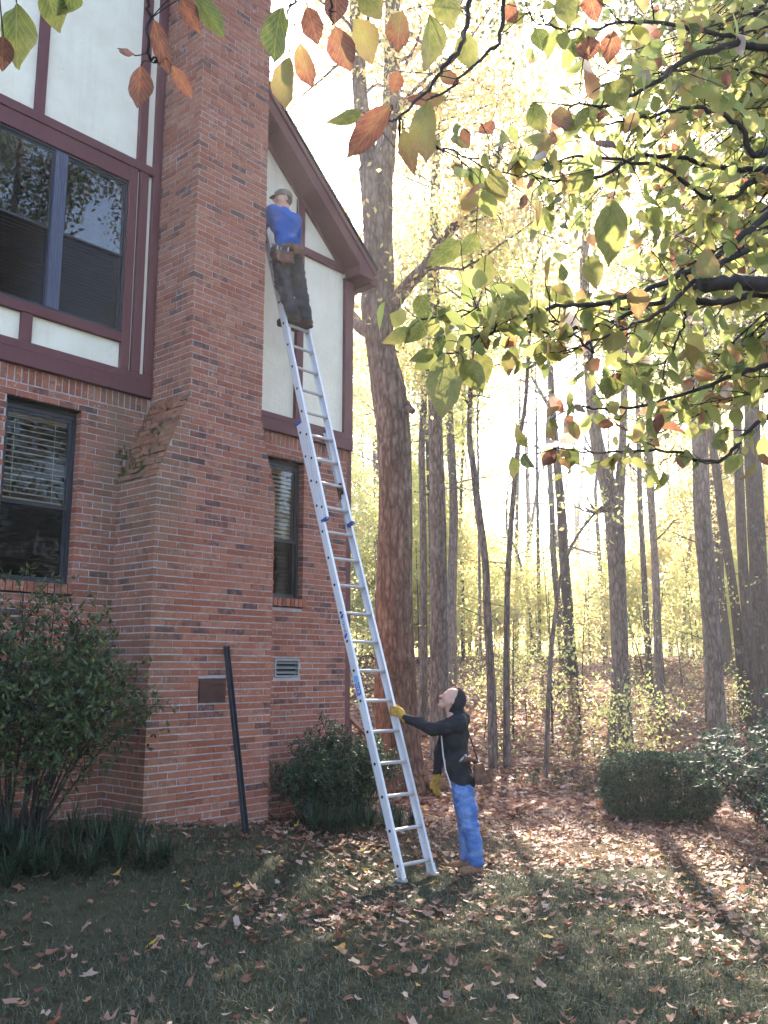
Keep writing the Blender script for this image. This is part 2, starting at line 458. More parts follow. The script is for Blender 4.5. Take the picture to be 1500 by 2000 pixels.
# ---------------------------------------------------------------- the house
MOD, CRS, BH, BL, GAP = .205, .0655, .0555, .195, .010
WY = 7.645                                   # face of the long brick wall
CY = 7.0                                     # face of the chimney
ZTOP = 2.55
house = thing('brick_house', (4.0, 8.5, -1.6), 'two storey brick and half timbered house with a tall brick chimney', 'house')

bricks = []        # (centre, half along u, half along n, half height, u axis, n axis, tint, where, course)
def tint():
    r = rng.random()
    return rng.uniform(0, .8) if r < .88 else rng.uniform(.8, 1)
def run(z, a, b, org, u, n, where, k, holes=(), bh=BH, deep=.09, face_out=0.0):
    """one course from a to b along u"""
    x = math.floor(a / MOD) * MOD + (MOD / 2 if k % 2 else 0) - MOD
    while x < b:
        l0, l1 = max(x, a), min(x + BL, b)
        x += MOD
        segs = [(l0, l1)]
        for (h0, h1, g0, g1) in holes:
            if z + bh > g0 + .012 and z < g1 - .012:
                ns = []
                for (p, q) in segs:
                    if q <= h0 or p >= h1: ns.append((p, q)); continue
                    if p < h0: ns.append((p, h0))
                    if q > h1: ns.append((h1, q))
                segs = ns
        for (p, q) in segs:
            if q - p < .022: continue
            out = face_out + rng.uniform(-.003, .003)
            c = org + u * ((p + q) / 2) + np.array([0, 0, z + bh / 2]) + n * (out - deep / 2)
            bricks.append((c, (q - p) / 2 - rng.uniform(0, .001), deep / 2, bh / 2 - rng.uniform(0, .0012), u, n, tint(), where, k))
UX, UY = np.array([1., 0, 0]), np.array([0, 1., 0])
NY, NXm, NXp = np.array([0, -1., 0]), np.array([-1., 0, 0]), np.array([1., 0, 0])
def chim_left(z): return 4.866 if z < 1.78 else (5.195 if z > 2.60 else 4.866 + (z - 1.78) / .82 * .329)
def chim_right(z): return 6.345 if z < 1.80 else (6.133 if z > 2.52 else 6.345 - (z - 1.80) / .72 * .212)
CH0 = ZTOP - 64 * CRS
CTOP = 9.9
plate = (5.43, 5.752, -.325, -.10)
k = 0; z = CH0
while z < CTOP:
    kk = k
    run(z, chim_left(z), chim_right(z), np.array([0, CY, 0]), UX, NY, 'chimney', kk, [plate])
    xl, xr = chim_left(z), chim_right(z)
    side_y1 = WY if z < ZTOP + .1 else 8.4
    run(z, CY + .093, side_y1, np.array([xl, 0, 0]), UY, NXm, 'chimney', kk + 1)
    run(z, CY + .093, side_y1, np.array([xr, 0, 0]), UY, NXp, 'chimney', kk + 1)
    z += CRS; k += 1
# bricks laid flat down the two sloping shoulders
for (xa, za, xb, zb, sgn) in ((4.866, 1.78, 5.195, 2.60, -1), (6.345, 1.80, 6.133, 2.52, 1)):
    L = math.hypot(xb - xa, zb - za)
    d = np.array([(xb - xa) / L, 0, (zb - za) / L]); n = np.array([sgn * abs(d[2]), 0, abs(d[0])])
    for r in range(int(L / CRS) + 1):
        y = CY + .012 - (MOD / 2 if r % 2 else 0)
        while y < WY:
            a, b = max(y, CY + .006), min(y + BL, WY); y += MOD
            if b - a < .03: continue
            c = np.array([xa, 0, za]) + d * (r * CRS + BH / 2) + UY * (a + b) / 2 + n * (rng.uniform(.004, .024) - .03)
            bricks.append((c, (b - a) / 2, .03, BH / 2, UY, n, rng.uniform(0, 1), 'slope', r, d))
# long wall left and right of the chimney
holes_l = [(3.705, 4.436, .655, 2.415)]
holes_r = [(6.655, 7.392, .685, 2.415), (6.985, 7.358, -.10, .10)]
holes_l2 = holes_l + [(3.40, 3.77, -.10, .10)]
for k in range(66):
    z = ZTOP - (k + 1) * CRS
    run(z, -.1, 4.866 if z < 1.78 else chim_left(z), np.array([0, WY, 0]), UX, NY, 'wall', k, holes_l2)
    run(z, chim_right(z), 8.134, np.array([0, WY, 0]), UX, NY, 'wall', k, holes_r)
    run(z, WY + .093, 12.0, np.array([8.136, 0, 0]), UY, NXp, 'wall', k + 1)
# soldier courses under the timber band
for (a, b) in ((.6, 5.18), (6.14, 8.13)):
    x = a
    while x < b - .03:
        c = np.array([x + BH / 2, WY + .045, ZTOP + .075])
        bricks.append((c, BH / 2 - rng.uniform(0, .002), .045, .071, UX, NY, tint() * .9, 'wall', 99)); x += .0672
# rowlock window sills, tipped a little outwards
for (a, b, zt) in ((3.66, 4.44, .755), (6.645, 7.398, .785)):
    x = a
    while x < b - .03:
        c = np.array([x + .028, WY + .030, zt - .045])
        bricks.append((c, .0275, .07, .045, UX, NY, tint(), 'wall', 98)); x += .0655

def brick_verts(hu, hn, hz, j=.0016):
    v = np.array([(i * hu, k * hn, l * hz) for l in (-1, 1) for (i, k) in ((-1, -1), (1, -1), (1, 1), (-1, 1))], float)
    return v + rng.uniform(-j, j, v.shape)
BF = [(0, 3, 2, 1), (4, 5, 6, 7), (0, 1, 5, 4), (1, 2, 6, 5), (2, 3, 7, 6), (3, 0, 4, 7)]

# mortar bodies
mb = MB()
def prism_y(poly, y0, y1): mb.prism(poly, y0, y1)
i_ = .0045
prism_y([(4.866 + i_, -2.2), (6.345 - i_, -2.2), (6.345 - i_, 1.80), (6.133 - i_, 2.52), (6.133 - i_, CTOP), (5.195 + i_, CTOP), (5.195 + i_, 2.60), (4.866 + i_, 1.78)], CY + i_, 8.3)
chimney = mb.build('chimney', M['mortar'], house)
cap = MB(); cap.box(5.12, 6.21, 6.93, 8.45, CTOP, CTOP + .12); cap.build('chimney_cap', M['mortar'], chimney)
def wall_boxes(mb, x0, x1, z0, z1, holes, y0, y1):
    xs = sorted({x0, x1, *[h for q in holes for h in q[:2]]}); zs = sorted({z0, z1, *[h for q in holes for h in q[2:]]})
    for a, b in zip(xs, xs[1:]):
        for c, d in zip(zs, zs[1:]):
            if any(a >= q[0] - 1e-6 and b <= q[1] + 1e-6 and c >= q[2] - 1e-6 and d <= q[3] + 1e-6 for q in holes): continue
            mb.box(a, b, y0, y1, c, d)
mb = MB()
g = .006
wall_boxes(mb, -.1, 5.3, -2.2, 2.70, [(h[0] - g, h[1] + g, h[2] - g, h[3] + g) for h in holes_l2], WY + .0045, WY + .20)
wall_boxes(mb, 6.05, 8.129, -2.2, 2.70, [(h[0] - g, h[1] + g, h[2] - g, h[3] + g) for h in holes_r], WY + .0045, WY + .20)
mb.box(7.93, 8.129, WY + .20, 16, -2.2, 4.97)
mb.box(-.1, .1, WY + .20, 16, -2.2, 4.97)
mb.box(-.1, 8.129, 16, 16.2, -2.2, 4.97)
wall = mb.build('wall', M['mortar'], house)

# the 300 bricks that show largest are objects of their own, the rest one mesh
def near(b):
    c = b[0]
    return (b[7] == 'chimney' and -1.5 < c[2] < 1.25 and b[5][1] < -.5) or (b[7] == 'wall' and 4.0 < c[0] < 4.86 and .1 < c[2] < .9)
cand = [b for b in bricks if near(b)]
cand.sort(key=lambda b: (b[0][0] ** 2 + b[0][1] ** 2 + (b[0][2]) ** 2) - (30 if b[1] > .08 else 0))
single = cand[:300]
sid = {id(b) for b in single}
variants = {}
for b in single:
    c, hu, hn, hz, u, n, tn = b[:7]
    q = (round(hu, 2), round(tn * 11) / 11, int(rng.integers(0, 2)))
    if q not in variants:
        m_ = MB(); m_.add(brick_verts(q[0] + .002 if abs(q[0] - hu) > .003 else hu, hn, hz), BF, q[1]); variants[q] = m_.mesh('brick', M['brick'], False, 'tint')
    o = place('brick', variants[q], chimney if b[7] == 'chimney' else wall, tuple(c))
rest = {'chimney': MB(), 'wall': MB()}
for b in bricks:
    if id(b) in sid: continue
    c, hu, hn, hz, u, n, tn, wh = b[:8]
    third = b[9] if len(b) > 9 else np.array([0, 0, 1.])
    v = brick_verts(hu, hn, hz)
    rest['wall' if wh == 'wall' else 'chimney'].add(c + v[:, :1] * u - v[:, 1:2] * n + v[:, 2:] * third, BF if np.dot(np.cross(u, -n), third) > 0 else [f[::-1] for f in BF], tn)
tag(rest['chimney'].build('brickwork', M['brick'], chimney, False, 'tint'), kind='stuff')
tag(rest['wall'].build('brickwork', M['brick'], wall, False, 'tint'), kind='stuff')

# rusted ash door on the chimney
mb = MB(); mb.box(5.434, 5.748, CY - .012, CY + .05, -.322, -.103); mb.box(5.428, 5.754, CY - .004, CY + .02, -.327, -.098)
mb.build('ash_door', M['rust'], chimney)

# stucco storey
RS = .863
def zsof(x): return 5.102 + RS * (8.025 - x)          # underside of the rake
AP = 4.0                                             # ridge
def gable_poly(x0, x1, zb):
    p = [(x0, zb)]
    p += [(x1, zb)]
    p.append((x1, zsof(max(x1, AP)) if x1 >= AP else zsof(2 * AP - x1)))
    if x0 < AP < x1: p.append((AP, zsof(AP)))
    p.append((x0, zsof(x0) if x0 >= AP else zsof(2 * AP - x0)))
    return p
WIN = (3.30, 4.80, 3.305, 4.935)
mb = MB()
mb.prism(gable_poly(4.80, 8.13, 2.75), WY, WY + .20)
mb.prism(gable_poly(-.1, 3.30, 2.75), WY + .001, WY + .20)
mb.box(3.30, 4.80, WY, WY + .2, 2.75, 3.305)
mb.prism([(3.30, 4.935), (4.80, 4.935), (4.80, zsof(4.8)), (AP, zsof(AP)), (3.30, zsof(2 * AP - 3.30))], WY, WY + .2)
stucco = mb.build('stucco_wall', M['stucco'], house)
mb = MB(); mb.box(-.1, 8.13, WY + .2, 16, 2.6, 2.74); mb.box(-.1, 8.13, WY + .2, 16, -1.9, -1.7); mb.build('floor', M['interior'], house)
mb = MB(); mb.box(0.1, 7.9, 11.5, 11.6, -1.7, 6.0); mb.build('interior_wall', M['interior'], house)

# timbers
def timber(x0, x1, z0, z1, y=7.60, back=WY + .02, name='timber'):
    m_ = MB(); m_.box(x0, x1, y, back, z0, z1)
    o = m_.build(name, M['trim'], house)
    bv = o.modifiers.new('bevel', 'BEVEL'); bv.width = .004; bv.segments = 1
    return o
timber(-.1, 5.172, 2.700, 2.842, 7.585); timber(-.1, 5.172, 2.847, 2.930, 7.600)
timber(6.14, 8.135, 2.700, 2.836, 7.585); timber(6.14, 8.036, 2.841, 2.915, 7.600)
timber(2.2, 4.800, 3.205, 3.303, 7.600)                       # under the window
timber(3.762, 3.868, 2.931, 3.204, 7.602); timber(2.70, 2.80, 2.931, 3.204, 7.602)
timber(2.0, 4.798, 4.937, 5.106, 7.603); timber(2.0, 5.085, 5.110, 5.203, 7.590)
timber(4.801, 4.897, 2.931, 5.109, 7.601); timber(4.930, 5.028, 2.931, 5.109, 7.601)
timber(3.195, 3.295, 2.931, 5.109, 7.601)
timber(4.888, 4.988, 5.204, 7.75, 7.602); timber(3.748, 3.845, 5.204, 8.60, 7.602)
timber(5.086, 5.150, 2.931, 7.55, 7.600); timber(5.152, 5.190, 2.70, 7.50, 7.615)
timber(8.038, 8.190, 2.841, 4.955, 7.598, 7.80); timber(8.137, 8.190, 2.700, 2.839, 7.590, 7.80)
timber(7.190, 7.305, 2.916, zsof(7.25) - .02, 7.601)
timber(7.306, 8.037, 5.048, 5.150, 7.602)
# boards against the soffit
def sloped(x0, x1, d0, d1, y0, y1, name, mat, dz=0.0):
    m_ = MB()
    m_.prism([(x0, zsof(x0) + d0 + dz), (x1, zsof(x1) + d0 + dz), (x1, zsof(x1) + d1 + dz), (x0, zsof(x0) + d1 + dz)], y0, y1)
    return m_.build(name, mat, house)
sloped(AP, 8.03, -.045, .0, 7.605, WY + .02, 'frieze_board', M['trim'])
x = 8.026
while x > 4.4:                                               # soffit boards, joints open
    w = .200
    sloped(x - w + .006, x, .0, .022, 7.372, WY, 'soffit_board', M['trim'], rng.uniform(0, .002)); x -= w
roof = MB()
for sgn in (1, -1):
    X = lambda q: q if sgn > 0 else 2 * AP - q
    roof.prism([(X(8.33), zsof(8.33) + .25), (AP, zsof(AP) + .25), (AP, zsof(AP) + .30), (X(8.33), zsof(8.33) + .30)][::sgn], 7.352, 16.4)
roof = roof.build('roof', M['shingle'], house)
mb = MB()
for r in range(46):                                           # shingle butts along the rake edge and up the slope
    x1 = 8.36 - r * .10
    for q in range(12 if r < 3 else 3):
        y = 7.315 + q * .30
        mb.obox((x1 - .07, y + .148, zsof(x1 - .07) + .312 + rng.uniform(0, .006)), (.078, 0, -.078 * RS + .006), (0, .144, 0), (.005, 0, .0065))
mb.build('shingle_course', M['shingle'], roof)
mb = MB(); mb.prism([(AP, zsof(AP)), (8.187, 4.962), (8.305, 4.962), (8.305, zsof(8.305) + .17), (AP, zsof(AP) + .17)], 7.342, 7.370); mb.build('fascia_board', M['trim'], house)
sloped(AP, 8.315, .176, .250, 7.318, 7.350, 'crown_moulding', M['trim'])
mb = MB()                                                     # boxed eave return
mb.prism([(8.028, 4.962), (8.184, 4.962), (8.028, zsof(8.028) - .002)], 7.344, 7.372)
mb.box(8.030, 8.303, 7.374, 16.2, 4.962, 4.985); mb.box(8.028, 8.052, 7.374, 7.597, 4.987, 5.095); mb.box(8.282, 8.304, 7.374, 16.2, 4.987, 5.04)
mb.build('eave_return', M['trim'], house)
mb = MB()
mb.box(8.308, 8.44, 7.40, 16.2, 4.935, 4.945); mb.box(8.432, 8.44, 7.40, 16.2, 4.945, 5.045); mb.box(8.308, 8.316, 7.40, 16.2, 4.945, 5.045); mb.box(8.316, 8.432, 7.40, 7.408, 4.945, 5.04)
mb.build('gutter', M['trim'], house)
mb = MB()
mb.tube([(8.37, 7.80, 4.95), (8.37, 7.80, 4.80), (8.345, 7.79, 4.70), (8.26, 7.76, 4.655), (8.205, 7.745, 4.60), (8.20, 7.74, 4.40)], .042, 10)
mb.build('downspout_elbow', M['trim'], house, True)
mb = MB(); mb.box(8.142, 8.232, 7.66, 7.735, -1.5, 4.42)
for zz in (-.6, 1.4, 3.2): mb.box(8.136, 8.238, 7.655, 7.742, zz, zz + .03)
mb.build('downspout', M['trim'], house)

# ---------------------------------------------------------------- windows
def window(x0, x1, z0, z1, zm, yf, sash, glass, fr=.032, pitch=.040, lights=None, tilt=-.5, slat='slat'):
    """frame > panes, blind slats; zm is the meeting rail"""
    m_ = MB(); d = .055
    m_.box(x0, x0 + fr, yf, yf + d, z0, z1); m_.box(x1 - fr, x1, yf, yf + d, z0, z1)
    m_.box(x0 + fr, x1 - fr, yf, yf + d, z1 - fr, z1); m_.box(x0 + fr, x1 - fr, yf - .012, yf + d, z0, z0 + fr)
    lights = lights or [(x0 + fr, x1 - fr)]
    for (a, b) in lights:
        s = sash
        for (c, e, yy) in ((zm - .015, z1 - fr, yf + .012), (z0 + fr, zm + .02, yf + .030)):
            m_.box(a + .001, a + s, yy, yy + .018, c, e); m_.box(b - s, b - .001, yy, yy + .018, c, e)
            m_.box(a + s, b - s, yy, yy + .018, e - s, e - .001); m_.box(a + s, b - s, yy, yy + .018, c, c + s)
    f = m_.build('window', M['winframe'], house)
    for (a, b) in lights:
        for (c, e, yy) in ((zm - .015, z1 - fr, yf + .018), (z0 + fr, zm + .02, yf + .036)):
            p = MB(); p.box(a + sash - .004, b - sash + .004, yy, yy + .004, c + sash - .004, e - sash + .004); p.build('pane', glass if c > zm - .02 else M['glass_screen'], f)
        zz = z1 - fr - .05
        sm = MB()
        hw = .0245
        sm.obox((0, 0, 0), ((b - a) / 2 - .012, 0, 0), (0, hw * math.cos(tilt), hw * math.sin(tilt)), (0, -.0012 * math.sin(tilt), .0012 * math.cos(tilt)))
        me = sm.mesh('slat', M[slat])
        h = MB(); h.box(a + .01, b - .01, yf + .08, yf + .13, zz + .01, zz + .05); h.build('blind_rail', M['slat'], f)
        while zz > z0 + fr + .02:
            place('slat', me, f, ((a + b) / 2, yf + .105 + rng.uniform(-.001, .001), zz), (rng.uniform(-.06, .06), rng.uniform(-.002, .002), 0)); zz -= pitch
        c_ = MB()
        for q in (.2, .8):
            xx = a + (b - a) * q
            c_.bar((xx, yf + .081, z0 + fr + .02), (xx, yf + .081, z1 - fr - .02), .003, .003, (0, 1, 0))
        c_.build('ladder_cord', M['slat'], f)
    return f
wl = window(3.705, 4.436, .755, 2.362, 1.475, WY + .085, .030, M['glass_low'], pitch=.054, tilt=.42)
wr = window(6.655, 7.392, .785, 2.362, 1.462, WY + .085, .030, M['glass_low'], pitch=.050, tilt=.80)
wu = window(3.305, 4.80, 3.305, 4.935, 4.12, 7.625, .020, M['glass'], .022, .036, [(3.335, 3.993), (4.116, 4.775)], tilt=.22, slat='slat_white')
mb = MB(); mb.box(3.994, 4.115, 7.612, 7.67, 3.327, 4.913)
for q in range(4): mb.box(4.008 + q * .027, 4.020 + q * .027, 7.606, 7.614, 3.33, 4.91)
mb.build('mullion', M['mullion'], wu)
# black strip put in for the shadow at the head of each lower window
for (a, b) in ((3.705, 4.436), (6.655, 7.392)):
    mb = MB(); mb.box(a - .004, b + .004, WY + .012, WY + .14, 2.408, 2.4145); mb.box(a, b, WY + .095, WY + .14, 2.3625, 2.4075); mb.build('lintel_shadow', M['dark'], wall)
# foundation vents
for (a, b) in ((6.985, 7.358), (3.40, 3.77)):
    m_ = MB()
    m_.box(a, b, WY - .004, WY + .05, .082, .098); m_.box(a, b, WY - .004, WY + .05, -.098, -.084)
    m_.box(a, a + .016, WY - .004, WY + .05, -.084, .082); m_.box(b - .016, b, WY - .004, WY + .05, -.084, .082)
    f = m_.build('foundation_vent', M['vent'], wall)
    d_ = MB(); d_.box(a + .016, b - .016, WY + .06, WY + .07, -.084, .082); d_.build('vent_back', M['dark'], f)  # plain black sheet closing the opening behind the louvres
    for q in (-.060, -.006, .050):
        s_ = MB(); s_.obox(((a + b) / 2, WY + .022, q + .012), ((b - a) / 2 - .017, 0, 0), (0, .026, .016), (0, -.0015, .002)); s_.build('louvre', M['vent'], f)
# moss and weeds on the damp left shoulder
def blades(centres, n, l0, l1, spread, w, droop=.6, tilt_up=1.0):
    """curved grass-like blades: arrays of verts and quads"""
    c = np.repeat(np.asarray(centres, float), n, axis=0)
    N = len(c)
    az = rng.uniform(0, 2 * math.pi, N); L = rng.uniform(l0, l1, N); lean = rng.uniform(.15, 1, N) * spread
    d = np.stack([np.cos(az), np.sin(az), np.zeros(N)], 1)
    sd_ = np.stack([-np.sin(az), np.cos(az), np.zeros(N)], 1)
    up = np.array([0, 0, 1.0])
    V = []
    for q, ww in ((0, 1), (.5, .85), (1, .12)):
        p = c + d * (L * lean * q ** 1.3)[:, None] + up * (L * (q * tilt_up - droop * lean * q * q))[:, None]
        V += [p - sd_ * (w * ww / 2), p + sd_ * (w * ww / 2)]
    V = np.stack(V, 1).reshape(-1, 3)
    b = np.arange(N)[:, None] * 6
    F = np.concatenate([b + np.array([0, 1, 3, 2]), b + np.array([2, 3, 5, 4])])
    return V, F
mc = []
for i in range(110):
    u_ = rng.random() ** 1.2; yy = rng.uniform(CY + .25, WY - .02) if rng.random() < .75 else rng.uniform(CY + .05, WY)
    mc.append((4.866 + u_ * .329 - .006, yy, 1.80 + u_ * .80))
for i in range(12): mc.append((4.88 + rng.uniform(-.02, .1), WY - rng.uniform(.01, .07), 1.9 + rng.uniform(-.05, .25)))
V, F = blades(mc, 11, .02, .08, .9, .0065)
o = place('moss', np_mesh('moss', V, F, M['moss']), chimney); tag(o, kind='stuff')
# ---------------------------------------------------------------- extension ladder
LP = np.array((6.303, 5.284, -1.687)); LD = np.array((.013, .100, .277)); LU = np.array((.998, -.065, -.009))
LN = np.cross(LU, LD); LN /= np.linalg.norm(LN)
if LN[1] > 0: LN = -LN
FP = np.array((6.461, 6.414, 1.618)); FD = np.array((.004, .083, .2687)); LW = .408; FW = .36
ladder = thing('extension_ladder', tuple(LP - .45 * LD), 'long aluminium extension ladder leaning from the lawn up to the gable', 'ladder')
def stile(P, D, k0, k1, u, n, sgn, name):
    d = D / np.linalg.norm(D); a, b = P + k0 * D, P + k1 * D; c = (a + b) / 2; h = (b - a) / 2
    m_ = MB()
    m_.obox(c, h, u * .0022, n * .037)                                    # web
    for q in (-1, 1): m_.obox(c + n * q * .0385 - u * sgn * .0130, h, u * .0135, n * .0022)   # flanges
    for q in (-.37, .37): m_.obox(c + n * q * .037 + u * sgn * .0032, h, u * .0014, n * .002)
    return m_.build(name, M['alu'], ladder)
nf = np.cross(LU, FD); nf /= np.linalg.norm(nf)
if nf[1] > 0: nf = -nf
stL = stile(LP, LD, -.38, 15.35, LU, LN, -1, 'base_rail'); stR = stile(LP + LU * LW, LD, -.38, 15.35, LU, LN, 1, 'base_rail')
ftL = stile(FP, FD, -.45, 14.6, LU, nf, -1, 'fly_rail'); ftR = stile(FP + LU * FW, FD, -.45, 14.6, LU, nf, 1, 'fly_rail')
def rung(p, u, w, n, d):
    m_ = MB(); d = d / np.linalg.norm(d); m_.tube([p + u * .003, p + u * (w - .003)], .0165, 10)
    m_.obox(p + u * w / 2 + n * .0, u * (w / 2 - .004), n * .0185, d * .004)
    o = m_.build('rung', M['alu_rung'], ladder)
    for q, s_ in ((0, -1), (w, 1)):
        e = MB(); e.obox(p + u * (q + s_ * .0055), u * .003, n * .010, d * .010); e.build('rung_end', M['black'], o)  # black block stands for the dark hollow of the rung end
        r = MB(); ang = np.linspace(0, 2 * math.pi, 13)
        r.tube([p + u * (q + s_ * .0045) + n * .0155 * math.cos(a) + d * .0155 * math.sin(a) for a in ang], .0026, 5, cap=False)
        r.build('rung_ferrule', M['alu_rung'], o)
for k in range(16): rung(LP + k * LD, LU, LW, LN, LD)
for k in range(15): rung(FP + k * FD, LU, FW, nf, FD)
for (P, D, k_, u_) in ((LP, LD, 15.40, 0), (LP + LU * LW, LD, 15.40, 0), (FP, FD, -.52, 0), (FP + LU * FW, FD, -.52, 0)):
    m_ = MB(); m_.obox(P + k_ * D, LU * .016, LN * .043, D / np.linalg.norm(D) * .016); m_.build('end_cap', M['blue_plastic'], ladder)
for q in (0, LW):
    m_ = MB(); b = LP + LU * q - .40 * LD
    m_.obox(b, LU * .026, np.array([0, 1, 0]) * .05, np.array([0, 0, 1]) * .010); m_.obox(b + np.array([0, 0, .04]), LU * .021, LN * .02, LD * .16); m_.build('swivel_foot', M['alu_rung'], ladder)
for q in (.02, FW - .02):                                                   # rung locks and rope on the fly
    m_ = MB(); b = FP + LU * q + .95 * FD - nf * .03
    m_.obox(b, LU * .008, nf * .035, FD * .22); m_.obox(b - FD * .25 - nf * .02, LU * .010, nf * .014, FD * .14); m_.build('rung_lock', M['rust'], ladder)
m_ = MB(); p0 = FP + LU * .10 + 1.0 * FD
m_.tube([p0, p0 - np.array([.0, 0, .05]), p0 - np.array([-.015, 0, .10]), p0 - np.array([.01, 0, .14]), p0 - np.array([.02, 0, .09])], .006, 6); m_.build('rope', M['rope'], ladder, True)
# stickers on the outer face of the left rail
def decal(name, mat, k0, k1, n0, n1, shape, off=.0028):
    m_ = MB(); pts = [LP + (k0 + (k1 - k0) * a) * LD + LN * (n0 + (n1 - n0) * b) - LU * off for a, b in shape]
    q = [p - LU * .0008 for p in pts]
    n_ = len(pts); m_.add(pts + q, [tuple(range(n_)), tuple(range(2 * n_ - 1, n_ - 1, -1))] + [(i, (i + 1) % n_, (i + 1) % n_ + n_, i + n_) for i in range(n_)])
    return m_.build(name, mat, ladder)
white = plain_mat('white_sticker', (.75, .75, .76), .5); blue = plain_mat('blue_print', (.02, .06, .45), .5); cyan = plain_mat('pale_blue_print', (.10, .40, .72), .5)
decal('label', white, 7.18, 7.88, -.027, .027, [(0, 0), (1, 0), (1, 1), (0, 1)])
decal('label_arrow', blue, 7.80, 7.95, -.026, .026, [(0, 0), (.55, .25), (1, .75), (.7, 1), (.2, .9)], .0046)
decal('label_arrow', blue, 7.10, 7.25, -.026, .026, [(1, 1), (.45, .75), (0, .25), (.3, 0), (.8, .1)], .0046)
decal('warning_label', cyan, 5.62, 5.85, -.028, .028, [(0, 0), (1, .1), (.8, 1), (0, 1)])
decal('warning_label', blue, 5.18, 5.60, -.028, .028, [(0, 0), (1, 0), (1, 1), (0, 1)])
wl_ = decal('warning_label', white, 4.1, 5.05, -.026, .026, [(0, 0), (1, 0), (1, 1), (0, 1)])
def writing(txt, size, k, n0, mat, name, off, along=LD):
    cu = bpy.data.curves.new(name, 'FONT'); cu.body = txt; cu.size = size; cu.extrude = .0004; cu.align_x = 'CENTER'; cu.align_y = 'CENTER'
    t_ = bpy.data.objects.new('tmp', cu); me = None
    COL.objects.link(t_); bpy.context.view_layer.update()
    me = bpy.data.meshes.new_from_object(t_.evaluated_get(bpy.context.evaluated_depsgraph_get())); bpy.data.objects.remove(t_)
    me.materials.clear(); me.materials.append(mat)
    xa = Vector(-along / np.linalg.norm(along)); za = Vector(-LU); ya = za.cross(xa)
    p = LP + k * LD + LN * n0 - LU * off
    mt = Matrix((xa, ya, za)).transposed().to_4x4(); mt.translation = Vector(p)
    me.transform(mt)
    place(name, me, ladder)
writing('WERNER', .052, 7.53, 0, plain_mat('dark_print', (.03, .03, .05), .5), 'lettering', .0050)
writing('WER', .052, 5.42, .0, white, 'lettering', .0046)
